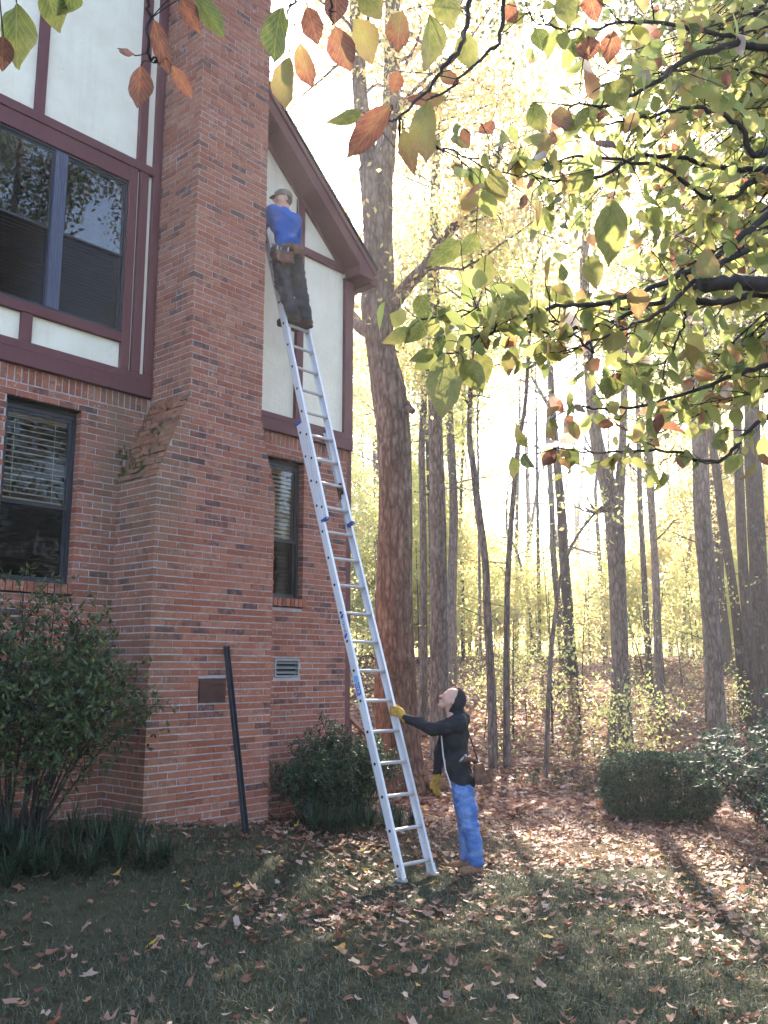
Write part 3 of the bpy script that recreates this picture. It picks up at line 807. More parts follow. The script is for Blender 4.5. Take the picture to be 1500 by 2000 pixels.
# ---------------------------------------------------------------- people: one skin surface each, clothes as shells over it
def V3(*a): return np.array(a, float)
class Field:
    """blended solids sampled on a grid and skinned with surface nets"""
    def __init__(self, lo, hi, h):
        self.lo = np.asarray(lo, float); self.h = h
        self.n = np.ceil((np.asarray(hi, float) - self.lo) / h).astype(int) + 1
        self.d = np.full(self.n, .5)
    def sub(self, lo, hi):
        a = np.maximum(((lo - self.lo) / self.h).astype(int), 0); b = np.minimum(((hi - self.lo) / self.h).astype(int) + 2, self.n)
        if (b <= a).any(): return None, None
        sl = tuple(slice(i, j) for i, j in zip(a, b))
        ax = [self.lo[i] + self.h * np.arange(a[i], b[i]) for i in range(3)]
        return sl, np.stack(np.meshgrid(*ax, indexing='ij'), -1)
    def join(self, sl, d, k):
        o = self.d[sl]
        h = np.clip(.5 + .5 * (o - d) / k, 0, 1)
        self.d[sl] = o * (1 - h) + d * h - k * h * (1 - h)
    def cap(self, a, b, ra, rb=None, k=.03):
        rb = ra if rb is None else rb; a, b = V3(*a), V3(*b); m = max(ra, rb) + .07
        sl, p = self.sub(np.minimum(a, b) - m, np.maximum(a, b) + m)
        if sl is None: return self
        ab = b - a; t = np.clip(((p - a) @ ab) / (ab @ ab + 1e-12), 0, 1)
        self.join(sl, np.linalg.norm(p - a - t[..., None] * ab, axis=-1) - (ra + (rb - ra) * t), k); return self
    def chain(self, pts, rad, k=.03):
        for i in range(len(pts) - 1): self.cap(pts[i], pts[i + 1], rad[i], rad[i + 1], k)
        return self
    def ell(self, c, r, ax=None, k=.03, cut=None):
        c, r = V3(*c), V3(*r); m = r.max() + .07
        sl, p = self.sub(c - m, c + m)
        q = p - c
        if ax is not None: q = q @ np.array(ax, float).T
        k0 = np.linalg.norm(q / r, axis=-1); k1 = np.linalg.norm(q / r ** 2, axis=-1) + 1e-9
        d = k0 * (k0 - 1) / k1
        if cut is not None: d = np.maximum(d, cut(p))
        self.join(sl, d, k); return self
    def box(self, c, half, ax=None, rnd=.012, k=.01):
        c, half = V3(*c), V3(*half); m = np.linalg.norm(half) + .05
        sl, p = self.sub(c - m, c + m); q = p - c
        if ax is not None: q = q @ np.array(ax, float).T
        e = np.abs(q) - (half - rnd)
        self.join(sl, np.linalg.norm(np.maximum(e, 0), axis=-1) + np.minimum(e.max(-1), 0) - rnd, k); return self
    def trim(self, fn):
        ax = [self.lo[i] + self.h * np.arange(self.n[i]) for i in range(3)]
        self.d = np.maximum(self.d, fn(np.stack(np.meshgrid(*ax, indexing='ij'), -1))); return self
    def folds(self, amp, freq, seed, squash=(1, 1, 1), ridge=True):
        r_ = np.random.default_rng(seed); ax = [self.lo[i] + self.h * np.arange(self.n[i]) for i in range(3)]
        p = np.stack(np.meshgrid(*ax, indexing='ij'), -1) * np.array(squash); w = 0
        for i in range(6):
            kv = unit_(r_.normal(size=3)) * freq * r_.uniform(.6, 1.8)
            s_ = np.sin(p @ kv + r_.uniform(0, 6.28) + 1.2 * np.sin(p @ (unit_(r_.normal(size=3)) * freq * .5)))
            w = w + ((1 - np.abs(s_)) * 1.3 - .5 if ridge else s_)
        self.d = self.d - amp * w / 2.4; return self
    def mesh(self, name, mat, tow=None):
        d = self.d; n = self.n; s = d < 0
        cs = n - 1
        acc = np.zeros((*cs, 3)); cnt = np.zeros(cs)
        off = [(0, 0, 0), (1, 0, 0), (0, 1, 0), (1, 1, 0), (0, 0, 1), (1, 0, 1), (0, 1, 1), (1, 1, 1)]
        def cor(a, o): return a[o[0]:o[0] + cs[0], o[1]:o[1] + cs[1], o[2]:o[2] + cs[2]]
        for i in range(8):
            for ax in range(3):
                if off[i][ax]: continue
                o2 = list(off[i]); o2[ax] = 1
                da, db = cor(d, off[i]), cor(d, o2); m = (da < 0) != (db < 0)
                t = np.where(m, da / np.where(m, da - db, 1), 0)
                for c in range(3): acc[..., c] += m * (off[i][c] + (t if c == ax else 0))
                cnt += m
        act = cnt > 0; idx = np.full(cs, -1); idx[act] = np.arange(act.sum())
        I = np.argwhere(act); v = self.lo + self.h * (I + acc[act] / cnt[act][:, None])
        F = []
        for ax in range(3):
            b, c = (ax + 1) % 3, (ax + 2) % 3
            sl0 = [slice(1, n[q] - 1) for q in range(3)]; sl1 = list(sl0); sl0[ax] = slice(0, n[ax] - 1); sl1[ax] = slice(1, n[ax])
            m = s[tuple(sl0)] != s[tuple(sl1)]; inside = s[tuple(sl0)]
            P = np.argwhere(m); fl = inside[m]; base = P.copy()
            for q in range(3):
                if q != ax: base[:, q] += 1
            def g(db, dc):
                z = base.copy(); z[:, b] += db; z[:, c] += dc; return idx[z[:, 0], z[:, 1], z[:, 2]]
            q = np.stack([g(-1, -1), g(0, -1), g(0, 0), g(-1, 0)], 1)
            q[~fl] = q[~fl][:, ::-1]; F.append(q)
        F = np.concatenate(F); F = F[(F >= 0).all(1)]
        if tow is not None: v = tow(v)
        return np_mesh(name, v, F, mat, True)
def unit_(v): return v / (np.linalg.norm(v) + 1e-9)
def tsz(v): return np.stack([SN * v[:, 1] + CS * v[:, 0], CS * v[:, 1] - SN * v[:, 0], v[:, 2]], 1)

M['black_cloth'] = cloth_material('black_sweatshirt', (.020, .021, .026), 60, .3)
M['denim'] = cloth_material('blue_denim', (.075, .145, .36), 90, .3, .85, (.16, .25, .48))
M['charcoal'] = cloth_material('charcoal_trousers', (.042, .040, .048), 70, .35, .9, (.075, .070, .075))
M['blue_fleece'] = cloth_material('blue_fleece', (.018, .085, .33), 50, .25, .9)
M['camo'] = cloth_material('camouflage_cloth', (.16, .12, .09), 60, .2, .9, (.32, .27, .22))
M['leather'] = cloth_material('brown_leather', (.115, .055, .036), 40, .3, .6, (.17, .09, .06))
M['suede'] = cloth_material('yellow_suede', (.46, .27, .06), 60, .2, .9, (.33, .18, .04))
M['boot'] = cloth_material('tan_boot_leather', (.24, .125, .07), 40, .25, .7)
M['boot_dark'] = cloth_material('dark_boot_leather', (.075, .045, .032), 40, .3, .7)
M['sole'] = plain_mat('boot_sole', (.03, .022, .018), .8)
M['hair'] = plain_mat('dark_hair', (.045, .028, .02), .7, 0, .4, 60)
M['steel'] = plain_mat('worn_steel', (.35, .35, .36), .35, .8)
M['lace'] = plain_mat('boot_lace', (.35, .32, .28), .8)
M['eye'] = plain_mat('eye', (.10, .075, .06), .25)
M['white_cloth'] = cloth_material('white_zip_tape', (.55, .54, .55), 60, .1)

def head(F, c, f, u, r, k=.02):
    """skull, jaw, nose, brow, lips, ears; f = way the face looks, u = crown, r = ear side"""
    c, f, u, r = V3(*c), unit_(V3(*f)), unit_(V3(*u)), unit_(V3(*r))
    at = lambda a, b, d: c + f * a + u * b + r * d
    F.ell(at(-.008, .030, 0), (.098, .076, .090), (f, r, u), k)
    F.cap(at(.020, -.030, .028), at(.058, -.088, .018), .044, .026, k); F.cap(at(.020, -.030, -.028), at(.058, -.088, -.018), .044, .026, k)
    F.cap(at(.050, -.010, .025), at(.050, -.010, -.025), .042, .042, k); F.ell(at(.074, -.096, 0), (.020, .024, .016), (f, r, u), .015)
    F.cap(at(.086, .012, 0), at(.110, -.024, 0), .009, .0135, .010); F.cap(at(.080, .026, .034), at(.080, .026, -.034), .011, .011, .014)
    F.ell(at(.088, -.052, 0), (.012, .022, .007), (f, r, u), .006); F.ell(at(.085, -.066, 0), (.012, .020, .007), (f, r, u), .006)
    for s_ in (1, -1):
        F.ell(at(.058, -.018, .044 * s_), (.020, .018, .022), (f, r, u), .012)
        F.ell(at(-.012, -.005, .080 * s_), (.016, .008, .030), (f, r, u), .006)
    return at
def eyes(at, root):
    for s_ in (1, -1):
        e = Field(at(.079, .006, .031 * s_) - .02, at(.079, .006, .031 * s_) + .02, .003); e.ell(at(.079, .006, .031 * s_), (.010, .014, .007), None, .003); place('eye', e.mesh('eye', M['eye'], at.tow), root)
def boot(name, heel, toe, ankle, root, mat, tow, low=False):
    """welted work boot from heel to toe, shaft up to the ankle"""
    heel, toe, ankle = V3(*heel), V3(*toe), V3(*ankle); d = unit_(toe - heel); sd_ = unit_(np.cross(d, V3(0, 0, 1))); up = V3(0, 0, 1)
    lo = np.minimum(np.minimum(heel, toe), ankle) - .12; hi = np.maximum(np.maximum(heel, toe), ankle) + .12
    F = Field(lo, hi, .006)
    F.cap(heel + d * .045 + up * .052, toe - d * .055 + up * .042, .041, .041, .015)
    F.ell(toe - d * .055 + up * .046, (.058, .045, .038), (d, sd_, up), .02)
    F.cap(heel + d * .042 + up * .06, ankle + up * .015, .041, .047, .02); F.cap(toe - d * .12 + up * .055, ankle, .034, .043, .02)
    F.trim(lambda p: (heel[2] + .018) - p[..., 2]); F.folds(.0025, 90, 3)
    b = place('boot', F.mesh('boot', mat, tow), root)
    S = Field(lo, hi, .006)
    S.cap(heel + d * .042 + up * .02, toe - d * .055 + up * .02, .047, .050, .02)
    S.trim(lambda p: np.abs(p[..., 2] - (heel[2] + .010)) - .011)
    place('sole', S.mesh('sole', M['sole'], tow), b)
    l_ = MB()
    for q in range(4):
        m = toe - d * (.10 + .022 * q) + up * (.088 + .016 * q)
        l_.tube(tow(np.array([m - sd_ * .028 - up * .008, m + d * .004 + up * .006, m + sd_ * .028 - up * .008])) if tow else np.array([m - sd_ * .028 - up * .008, m + d * .004 + up * .006, m + sd_ * .028 - up * .008]), .003, 5)
    l_.build('boot_lace', M['lace'], b)
    return b
def glove(name, fingers, thumb, palm, cuff, root, tow, mat, r=.0105):
    allp = np.array([q for ch in fingers + [thumb] + [palm, cuff] for q in ch], float)
    F = Field(allp.min(0) - .06, allp.max(0) + .06, .0048)
    F.chain(palm, [.034, .036, .030], .02)
    for ch in fingers: F.chain(ch, np.linspace(r * 1.12, r * .9, len(ch)), .005)
    F.chain(thumb, np.linspace(r * 1.35, r, len(thumb)), .008)
    F.chain(cuff, [.034, .041], .012); F.folds(.0018, 120, 8)
    return place(name, F.mesh(name, mat, tow), root)

# ---- the hooded worker steadying the ladder (coordinates: right, ahead, up)
gz = float(ground(*XY(8.70, .80)))
worker = thing('person', (*XY(8.75, .78), gz), 'person in black hooded sweatshirt and blue jeans steadying the ladder and looking up', 'person')
hc = V3(.638, 8.745, -.302); hf = unit_(V3(-.866, -.06, .50)); hu = unit_(V3(.50, 0, .866)); hu = unit_(hu - hf * (hu @ hf)); hr = np.cross(hf, hu)
B = Field((-.02, 8.38, gz - .05), (1.05, 9.15, -.10), .0085)
at = head(B, hc, hf, hu, hr)
at.__dict__['tow'] = tsz
B.cap(at(-.03, -.07, 0), (.665, 8.755, -.50), .054, .062)
B.ell((.665, 8.755, -.64), (.105, .165, .18)); B.ell((.68, 8.755, -.88), (.09, .14, .2)); B.ell((.735, 8.755, -1.08), (.09, .145, .14))
shL, elL, wrL = V3(.690, 8.590, -.515), V3(.450, 8.625, -.560), V3(.195, 8.800, -.470)
shR, elR, wrR = V3(.645, 8.925, -.530), V3(.545, 8.985, -.800), V3(.508, 8.955, -1.000)
hipL, knL, anL = V3(.730, 8.665, -1.13), V3(.790, 8.640, -1.44), V3(.838, 8.655, gz + .115)
hipR, knR, anR = V3(.730, 8.845, -1.13), V3(.772, 8.865, -1.43), V3(.772, 8.875, gz + .125)
B.chain([(.67, 8.70, -.53), shL, elL, wrL, (.135, 8.845, -.415)], [.06, .055, .042, .026, .026]); B.chain([(.66, 8.81, -.53), shR, elR, wrR, (.495, 8.945, -1.08)], [.06, .055, .042, .026, .026])
B.chain([hipL, knL, anL, anL + V3(0, 0, -.04)], [.080, .054, .040, .038]); B.chain([hipR, knR, anR, anR + V3(0, 0, -.04)], [.080, .054, .040, .038])
for q in range(4):                                            # fingers inside the gloves
    z_ = -.372 - .021 * q
    B.chain([(.140, 8.825, z_ - .012), (.100, 8.800, z_), (.070, 8.818, z_ + .004)], [.010, .009, .007], .006)
    B.chain([(.480 + .012 * q, 8.93 + .008 * q, -1.10), (.476 + .012 * q, 8.92 + .01 * q, -1.15), (.485 + .011 * q, 8.925 + .01 * q, -1.175 - .008 * (q % 3))], [.010, .009, .007], .006)
place('body', B.mesh('body', M['skin'], tsz), worker)
eyes(at, worker)
H = Field((.40, 8.40, -1.25), (1.02, 9.12, -.12), .0085)
H.ell((.667, 8.755, -.63), (.128, .185, .20), None, .05); H.ell((.69, 8.755, -.88), (.118, .165, .22), None, .05); H.ell((.735, 8.755, -1.05), (.122, .172, .13), None, .05)
H.cap((.700, 8.62, -.505), (.665, 8.89, -.515), .078, .078, .05)
H.folds(.012, 16, 21, (1, 1, 1.5)).folds(.004, 40, 22).trim(lambda p: (-1.095 - .55 * (p[..., 0] - .74)) - p[..., 2])
hood_ = place('hoodie', H.mesh('hoodie', M['black_cloth'], tsz), worker)
A_ = Field((.10, 8.42, -.70), (.82, 8.95, -.36), .0075); A_.chain([(.70, 8.62, -.53), shL, (.57, 8.60, -.545), elL, (.33, 8.71, -.512), wrL + V3(.012, -.012, 0)], [.078, .072, .062, .058, .048, .040], .04).folds(.006, 40, 5)
place('sleeve', A_.mesh('sleeve', M['black_cloth'], tsz), hood_)
A_ = Field((.42, 8.80, -1.08), (.78, 9.10, -.42), .0075); A_.chain([(.66, 8.88, -.54), shR, elR, wrR + V3(0, 0, .01)], [.078, .072, .058, .042], .04).folds(.006, 40, 6)
place('sleeve', A_.mesh('sleeve', M['black_cloth'], tsz), hood_)
D = Field((.42, 8.58, -.58), (.86, 8.92, -.12), .007)
D.ell(at(-.022, .012, 0), (.112, .100, .126), (hf, hr, hu), .02, lambda p: ((p - hc) @ hf) - (-.016 + .10 * ((p - hc) @ hu)))
D.cap(at(-.065, -.085, .02), (.735, 8.755, -.475), .070, .080, .04); D.cap((.72, 8.66, -.485), (.655, 8.70, -.50), .055, .050, .04); D.cap((.72, 8.85, -.485), (.655, 8.82, -.50), .055, .050, .04)
D.folds(.004, 38, 9, (1, 1, 1)); place('hood', D.mesh('hood', M['black_cloth'], tsz), hood_)
J = Field((.55, 8.52, gz - .02), (1.0, 9.02, -.98), .0085)
J.ell((.738, 8.755, -1.08), (.112, .165, .13), None, .04)
J.chain([hipL, (hipL + knL) / 2 + V3(.004, -.004, 0), knL, (knL + anL) / 2 + V3(.008, 0, .01), anL + V3(.004, 0, .008)], [.096, .090, .076, .072, .070], .03)
J.chain([hipR, (hipR + knR) / 2, knR, (knR + anR) / 2, anR + V3(.004, 0, .008)], [.096, .090, .076, .072, .068], .03)
J.folds(.0075, 15, 31, (1, 1, 2.4)).folds(.0035, 48, 32, (.7, .7, 1.6)).trim(lambda p: (gz + .078) - p[..., 2])
place('jeans', J.mesh('jeans', M['denim'], tsz), worker)
zt = float(ground(*XY(8.655, .8))); boot('boot', (.905, 8.665, zt - .006), (.672, 8.615, zt - .006), anL, worker, M['boot'], tsz)
zt = float(ground(*XY(8.87, .72))); boot('boot', (.840, 8.885, zt - .006), (.604, 8.85, zt - .006), anR, worker, M['boot'], tsz)
fing = []
for q in range(4):
    z_ = -.368 - .0225 * q
    fing.append([(.150, 8.832, z_ - .016), (.112, 8.792, z_ - .004), (.078, 8.800, z_ + .004), (.064, 8.826, z_ + .006)])
glove('glove', fing, [(.165, 8.86, -.415), (.142, 8.885, -.375), (.112, 8.895, -.352)], [(.178, 8.815, -.452), (.158, 8.832, -.418), (.150, 8.838, -.400)], [(.190, 8.806, -.462), (.206, 8.792, -.474)], worker, tsz, M['suede'], .0125)
fing = []
for q in range(4):
    a0 = V3(.472 + .015 * q, 8.922 + .012 * q, -1.085)
    fing.append([a0, a0 + V3(-.004, -.006, -.045), a0 + V3(.006, -.006, -.078 - .006 * (q in (1, 2))), a0 + V3(.020, 0, -.098 - .008 * (q in (1, 2)))])
glove('glove', fing, [(.475, 8.915, -1.045), (.450, 8.905, -1.085), (.446, 8.908, -1.120)], [(.505, 8.950, -1.02), (.498, 8.944, -1.055), (.495, 8.942, -1.080)], [(.507, 8.953, -1.012), (.510, 8.956, -.985)], worker, tsz, M['suede'], .0125)
z_ = MB()                                                     # white tape of the open zip
zp = smooth_zip = [(.540, 8.735, -.56), (.545, 8.70, -.66), (.556, 8.672, -.80), (.575, 8.645, -.93), (.605, 8.625, -1.02), (.622, 8.62, -1.085)]
Q_ = tsz(np.array(zp) + np.array([-.006, -.012, 0])); z_.tube(Q_, .0065, 5); z_.build('zip', M['white_cloth'], hood_)
belt = Field((.56, 8.46, -1.12), (1.02, 8.95, -.74), .0075)
belt.chain([(.83, 8.60, -.84), (.875, 8.66, -.90), (.87, 8.80, -.93)], [.026, .026, .024], .02)
fx, fz = unit_(V3(1, .25, .28)), None
pa = (unit_(V3(1, .3, .22)), unit_(V3(-.3, 1, 0)), unit_(V3(-.22, -.05, 1)))
belt.box((.880, 8.598, -.965), (.052, .034, .085), pa, .016); belt.box((.942, 8.655, -.985), (.036, .046, .066), pa, .014); belt.box((.905, 8.578, -1.005), (.036, .026, .045), pa, .012); belt.box((.868, 8.575, -.885), (.046, .018, .022), pa, .010)
belt.folds(.004, 45, 2)
tb = place('tool_belt', belt.mesh('tool_belt', M['leather'], tsz), worker)
m_ = MB(); m_.tube(tsz(np.array([(.845, 8.585, -.850), (.78, 8.568, -.815), (.715, 8.565, -.845)])), [.019, .022, .016], 8); m_.build('tool_handle', M['leather'], tb, True)
m_ = MB(); m_.tube(tsz(np.array([(.735, 8.560, -.800), (.705, 8.558, -.835), (.69, 8.56, -.85)])), [.010, .013, .009], 8); m_.tube(tsz(np.array([(.755, 8.56, -.812), (.742, 8.56, -.782)])), [.010, .012], 8); m_.build('hammer_head', M['steel'], tb, True)
m_ = MB(); m_.tube(tsz(np.array([(.775, 8.66, -.56), (.815, 8.635, -.68), (.850, 8.615, -.80), (.872, 8.605, -.88)])), .007, 6); m_.build('suspender', M['black'], tb, True)

# ---- the man at the top of the ladder (plain x, y, z; he faces the wall and looks along it to the left)
climber = thing('person', (6.66, 7.05, 3.785), 'person in blue fleece and camouflage cap standing high on the ladder', 'person')
cc = V3(6.445, 7.085, 5.222); cf = unit_(V3(-.94, .32, -.10)); cu_ = unit_(V3(-.10, 0, 1)); cu_ = unit_(cu_ - cf * (cu_ @ cf)); cr = np.cross(cf, cu_)
aL, aR, kL, kR, hL, hR = V3(6.568, 7.02, 3.885), V3(6.765, 7.00, 3.89), V3(6.455, 7.045, 4.19), V3(6.695, 7.045, 4.24), V3(6.372, 7.03, 4.53), V3(6.565, 7.03, 4.56)
sL, sR, eL, eR, wL, wR = V3(6.300, 7.085, 5.015), V3(6.628, 7.085, 5.040), V3(6.255, 7.26, 4.87), V3(6.742, 7.19, 4.86), V3(6.47, 7.42, 5.03), V3(6.745, 7.40, 5.03)
B = Field((6.08, 6.82, 3.76), (6.98, 7.60, 5.42), .009)
ac = head(B, cc, cf, cu_, cr); ac.__dict__['tow'] = None
B.cap(ac(-.02, -.07, 0), (6.463, 7.075, 5.06), .054, .062); B.ell((6.463, 7.07, 4.92), (.16, .10, .18)); B.ell((6.49, 7.05, 4.70), (.135, .09, .18)); B.ell((6.515, 7.045, 4.57), (.14, .09, .13))
B.chain([(6.42, 7.07, 5.02), sL, eL, wL, (6.54, 7.47, 5.10)], [.06, .055, .042, .027, .026]); B.chain([(6.50, 7.07, 5.02), sR, eR, wR, (6.76, 7.46, 5.10)], [.06, .055, .042, .027, .026])
B.chain([hL, kL, aL, aL + V3(0, 0, -.02)], [.08, .056, .030, .026]); B.chain([hR, kR, aR, aR + V3(0, 0, -.02)], [.08, .056, .030, .026])
for (hx_, ) in ((6.555,), (6.765,)):                           # hands closed over the rung in front of him
    for q in range(4):
        x_ = hx_ - .030 + .020 * q
        B.chain([(x_, 7.452, 5.12), (x_, 7.488, 5.142), (x_, 7.514, 5.122), (x_, 7.510, 5.098)], [.011, .010, .009, .008], .004)
    B.chain([(hx_ - .035, 7.455, 5.095), (hx_ - .02, 7.475, 5.080), (hx_ + .008, 7.492, 5.078)], [.012, .010, .009], .004)
    B.ell((hx_, 7.452, 5.10), (.040, .022, .040), None, .012)
place('body', B.mesh('body', M['skin'], None), climber)
eyes(ac, climber)
S = Field((6.08, 6.88, 4.50), (6.92, 7.36, 5.20), .0085)
S.ell((6.463, 7.065, 4.93), (.188, .128, .19), None, .05); S.ell((6.485, 7.05, 4.72), (.165, .118, .20), None, .05); S.cap((6.31, 7.075, 5.005), (6.615, 7.075, 5.02), .080, .080, .05); S.cap((6.455, 7.075, 5.07), (6.452, 7.078, 5.135), .072, .062, .03)
S.folds(.015, 15, 43, (1, 1, 1.5)).folds(.004, 40, 42).trim(lambda p: (4.60 + .25 * (p[..., 0] - 6.5)) - p[..., 2]); S.trim(lambda p: p[..., 2] - (5.128 + .0 * p[..., 0]))
fl = place('sweater', S.mesh('sweater', M['blue_fleece'], None), climber)
for (a_, b_, c_, sx) in ((sL, eL, wL, -1), (sR, eR, wR, 1)):
    A_ = Field(np.minimum(np.minimum(a_, b_), c_) - .13, np.maximum(np.maximum(a_, b_), c_) + .13, .0085)
    A_.chain([a_ + V3(-.05 * sx, 0, -.01), a_, (a_ + b_) / 2 + V3(.01 * sx, 0, 0), b_, c_], [.085, .080, .070, .062, .046], .04).folds(.006, 34, 13 + sx)
    place('sleeve', A_.mesh('sleeve', M['blue_fleece'], None), fl)
T_ = Field((6.26, 6.86, 3.80), (6.92, 7.28, 4.74), .0085)
T_.ell((6.480, 7.045, 4.58), (.165, .118, .13), None, .04); T_.chain([hL, (hL + kL) / 2, kL, (kL + aL) / 2, aL + V3(0, 0, .02)], [.108, .098, .084, .078, .076], .018); T_.chain([hR, (hR + kR) / 2, kR, (kR + aR) / 2, aR + V3(0, 0, .02)], [.108, .098, .084, .078, .074], .018)
T_.folds(.012, 17, 51, (1, 1, 2.0)).folds(.004, 45, 52, (1, 1, 1.6)).trim(lambda p: 3.848 - p[..., 2])
place('trousers', T_.mesh('trousers', M['charcoal'], None), climber)
boot('boot', (6.600, 6.955, 3.786), (6.545, 7.240, 3.786), aL, climber, M['boot_dark'], None); boot('boot', (6.792, 6.935, 3.783), (6.750, 7.225, 3.783), aR, climber, M['boot_dark'], None)
cp = Field(cc - .22, cc + .22, .006)
cp.ell(ac(-.012, .052, 0), (.110, .090, .078), (cf, cr, cu_), .02, lambda p: -(((p - cc) @ cu_) - .030)); cp.folds(.002, 60, 3)
hat = place('cap', cp.mesh('cap', M['camo'], None), climber)
br_ = Field(cc - .25, cc + .25, .005)
br_.ell(ac(.085, .030, 0), (.098, .072, .020), (cf, cr, cu_), .01, lambda p: np.maximum(-(((p - cc) @ cf) - .05), np.abs(((p - cc) @ cu_) - .034 + .22 * (((p - cc) @ cf) - .06) * 1.0) - .006))
place('brim', br_.mesh('brim', M['camo'], None), hat)
hr_ = Field(cc - .2, cc + .2, .006); hr_.ell(ac(-.030, .005, 0), (.082, .082, .075), (cf, cr, cu_), .02, lambda p: ((p - cc) @ cf) + .005); hr_.folds(.003, 110, 4); place('hair', hr_.mesh('hair', M['hair'], None), climber)
bl = Field((6.18, 6.82, 4.28), (6.78, 7.24, 4.72), .007)
bl.chain([(6.36, 6.965, 4.60), (6.44, 6.925, 4.615), (6.54, 6.925, 4.635), (6.65, 6.975, 4.655)], [.030, .032, .032, .028], .02)
pb = (unit_(V3(1, -.35, .12)), unit_(V3(.35, 1, 0)), unit_(V3(-.12, 0, 1)))
bl.box((6.375, 6.925, 4.445), (.078, .040, .078), pb, .018, .012); bl.box((6.372, 6.888, 4.415), (.060, .022, .045), pb, .012, .008); bl.box((6.295, 6.985, 4.46), (.030, .052, .070), pb, .014)
bl.box((6.520, 6.905, 4.575), (.062, .034, .050), pb, .014, .008); bl.box((6.520, 6.882, 4.600), (.066, .016, .026), pb, .008, .006); bl.folds(.004, 45, 7)
tb = place('tool_belt', bl.mesh('tool_belt', M['leather'], None), climber)
m_ = MB(); m_.tube([(6.385, 6.925, 4.49), (6.392, 6.915, 4.575)], .008, 6); m_.build('pencil', M['white_cloth'], tb)
m_ = MB(); m_.tube([(6.275, 6.96, 4.42), (6.262, 6.95, 4.56)], .009, 6); m_.tube([(6.30, 6.95, 4.46), (6.305, 6.94, 4.555)], .006, 6); m_.build('screwdriver', M['steel'], tb)
m_ = MB(); m_.box(6.535, 6.575, 6.855, 6.862, 4.605, 4.612); m_.build('pouch_stud', M['steel'], tb)
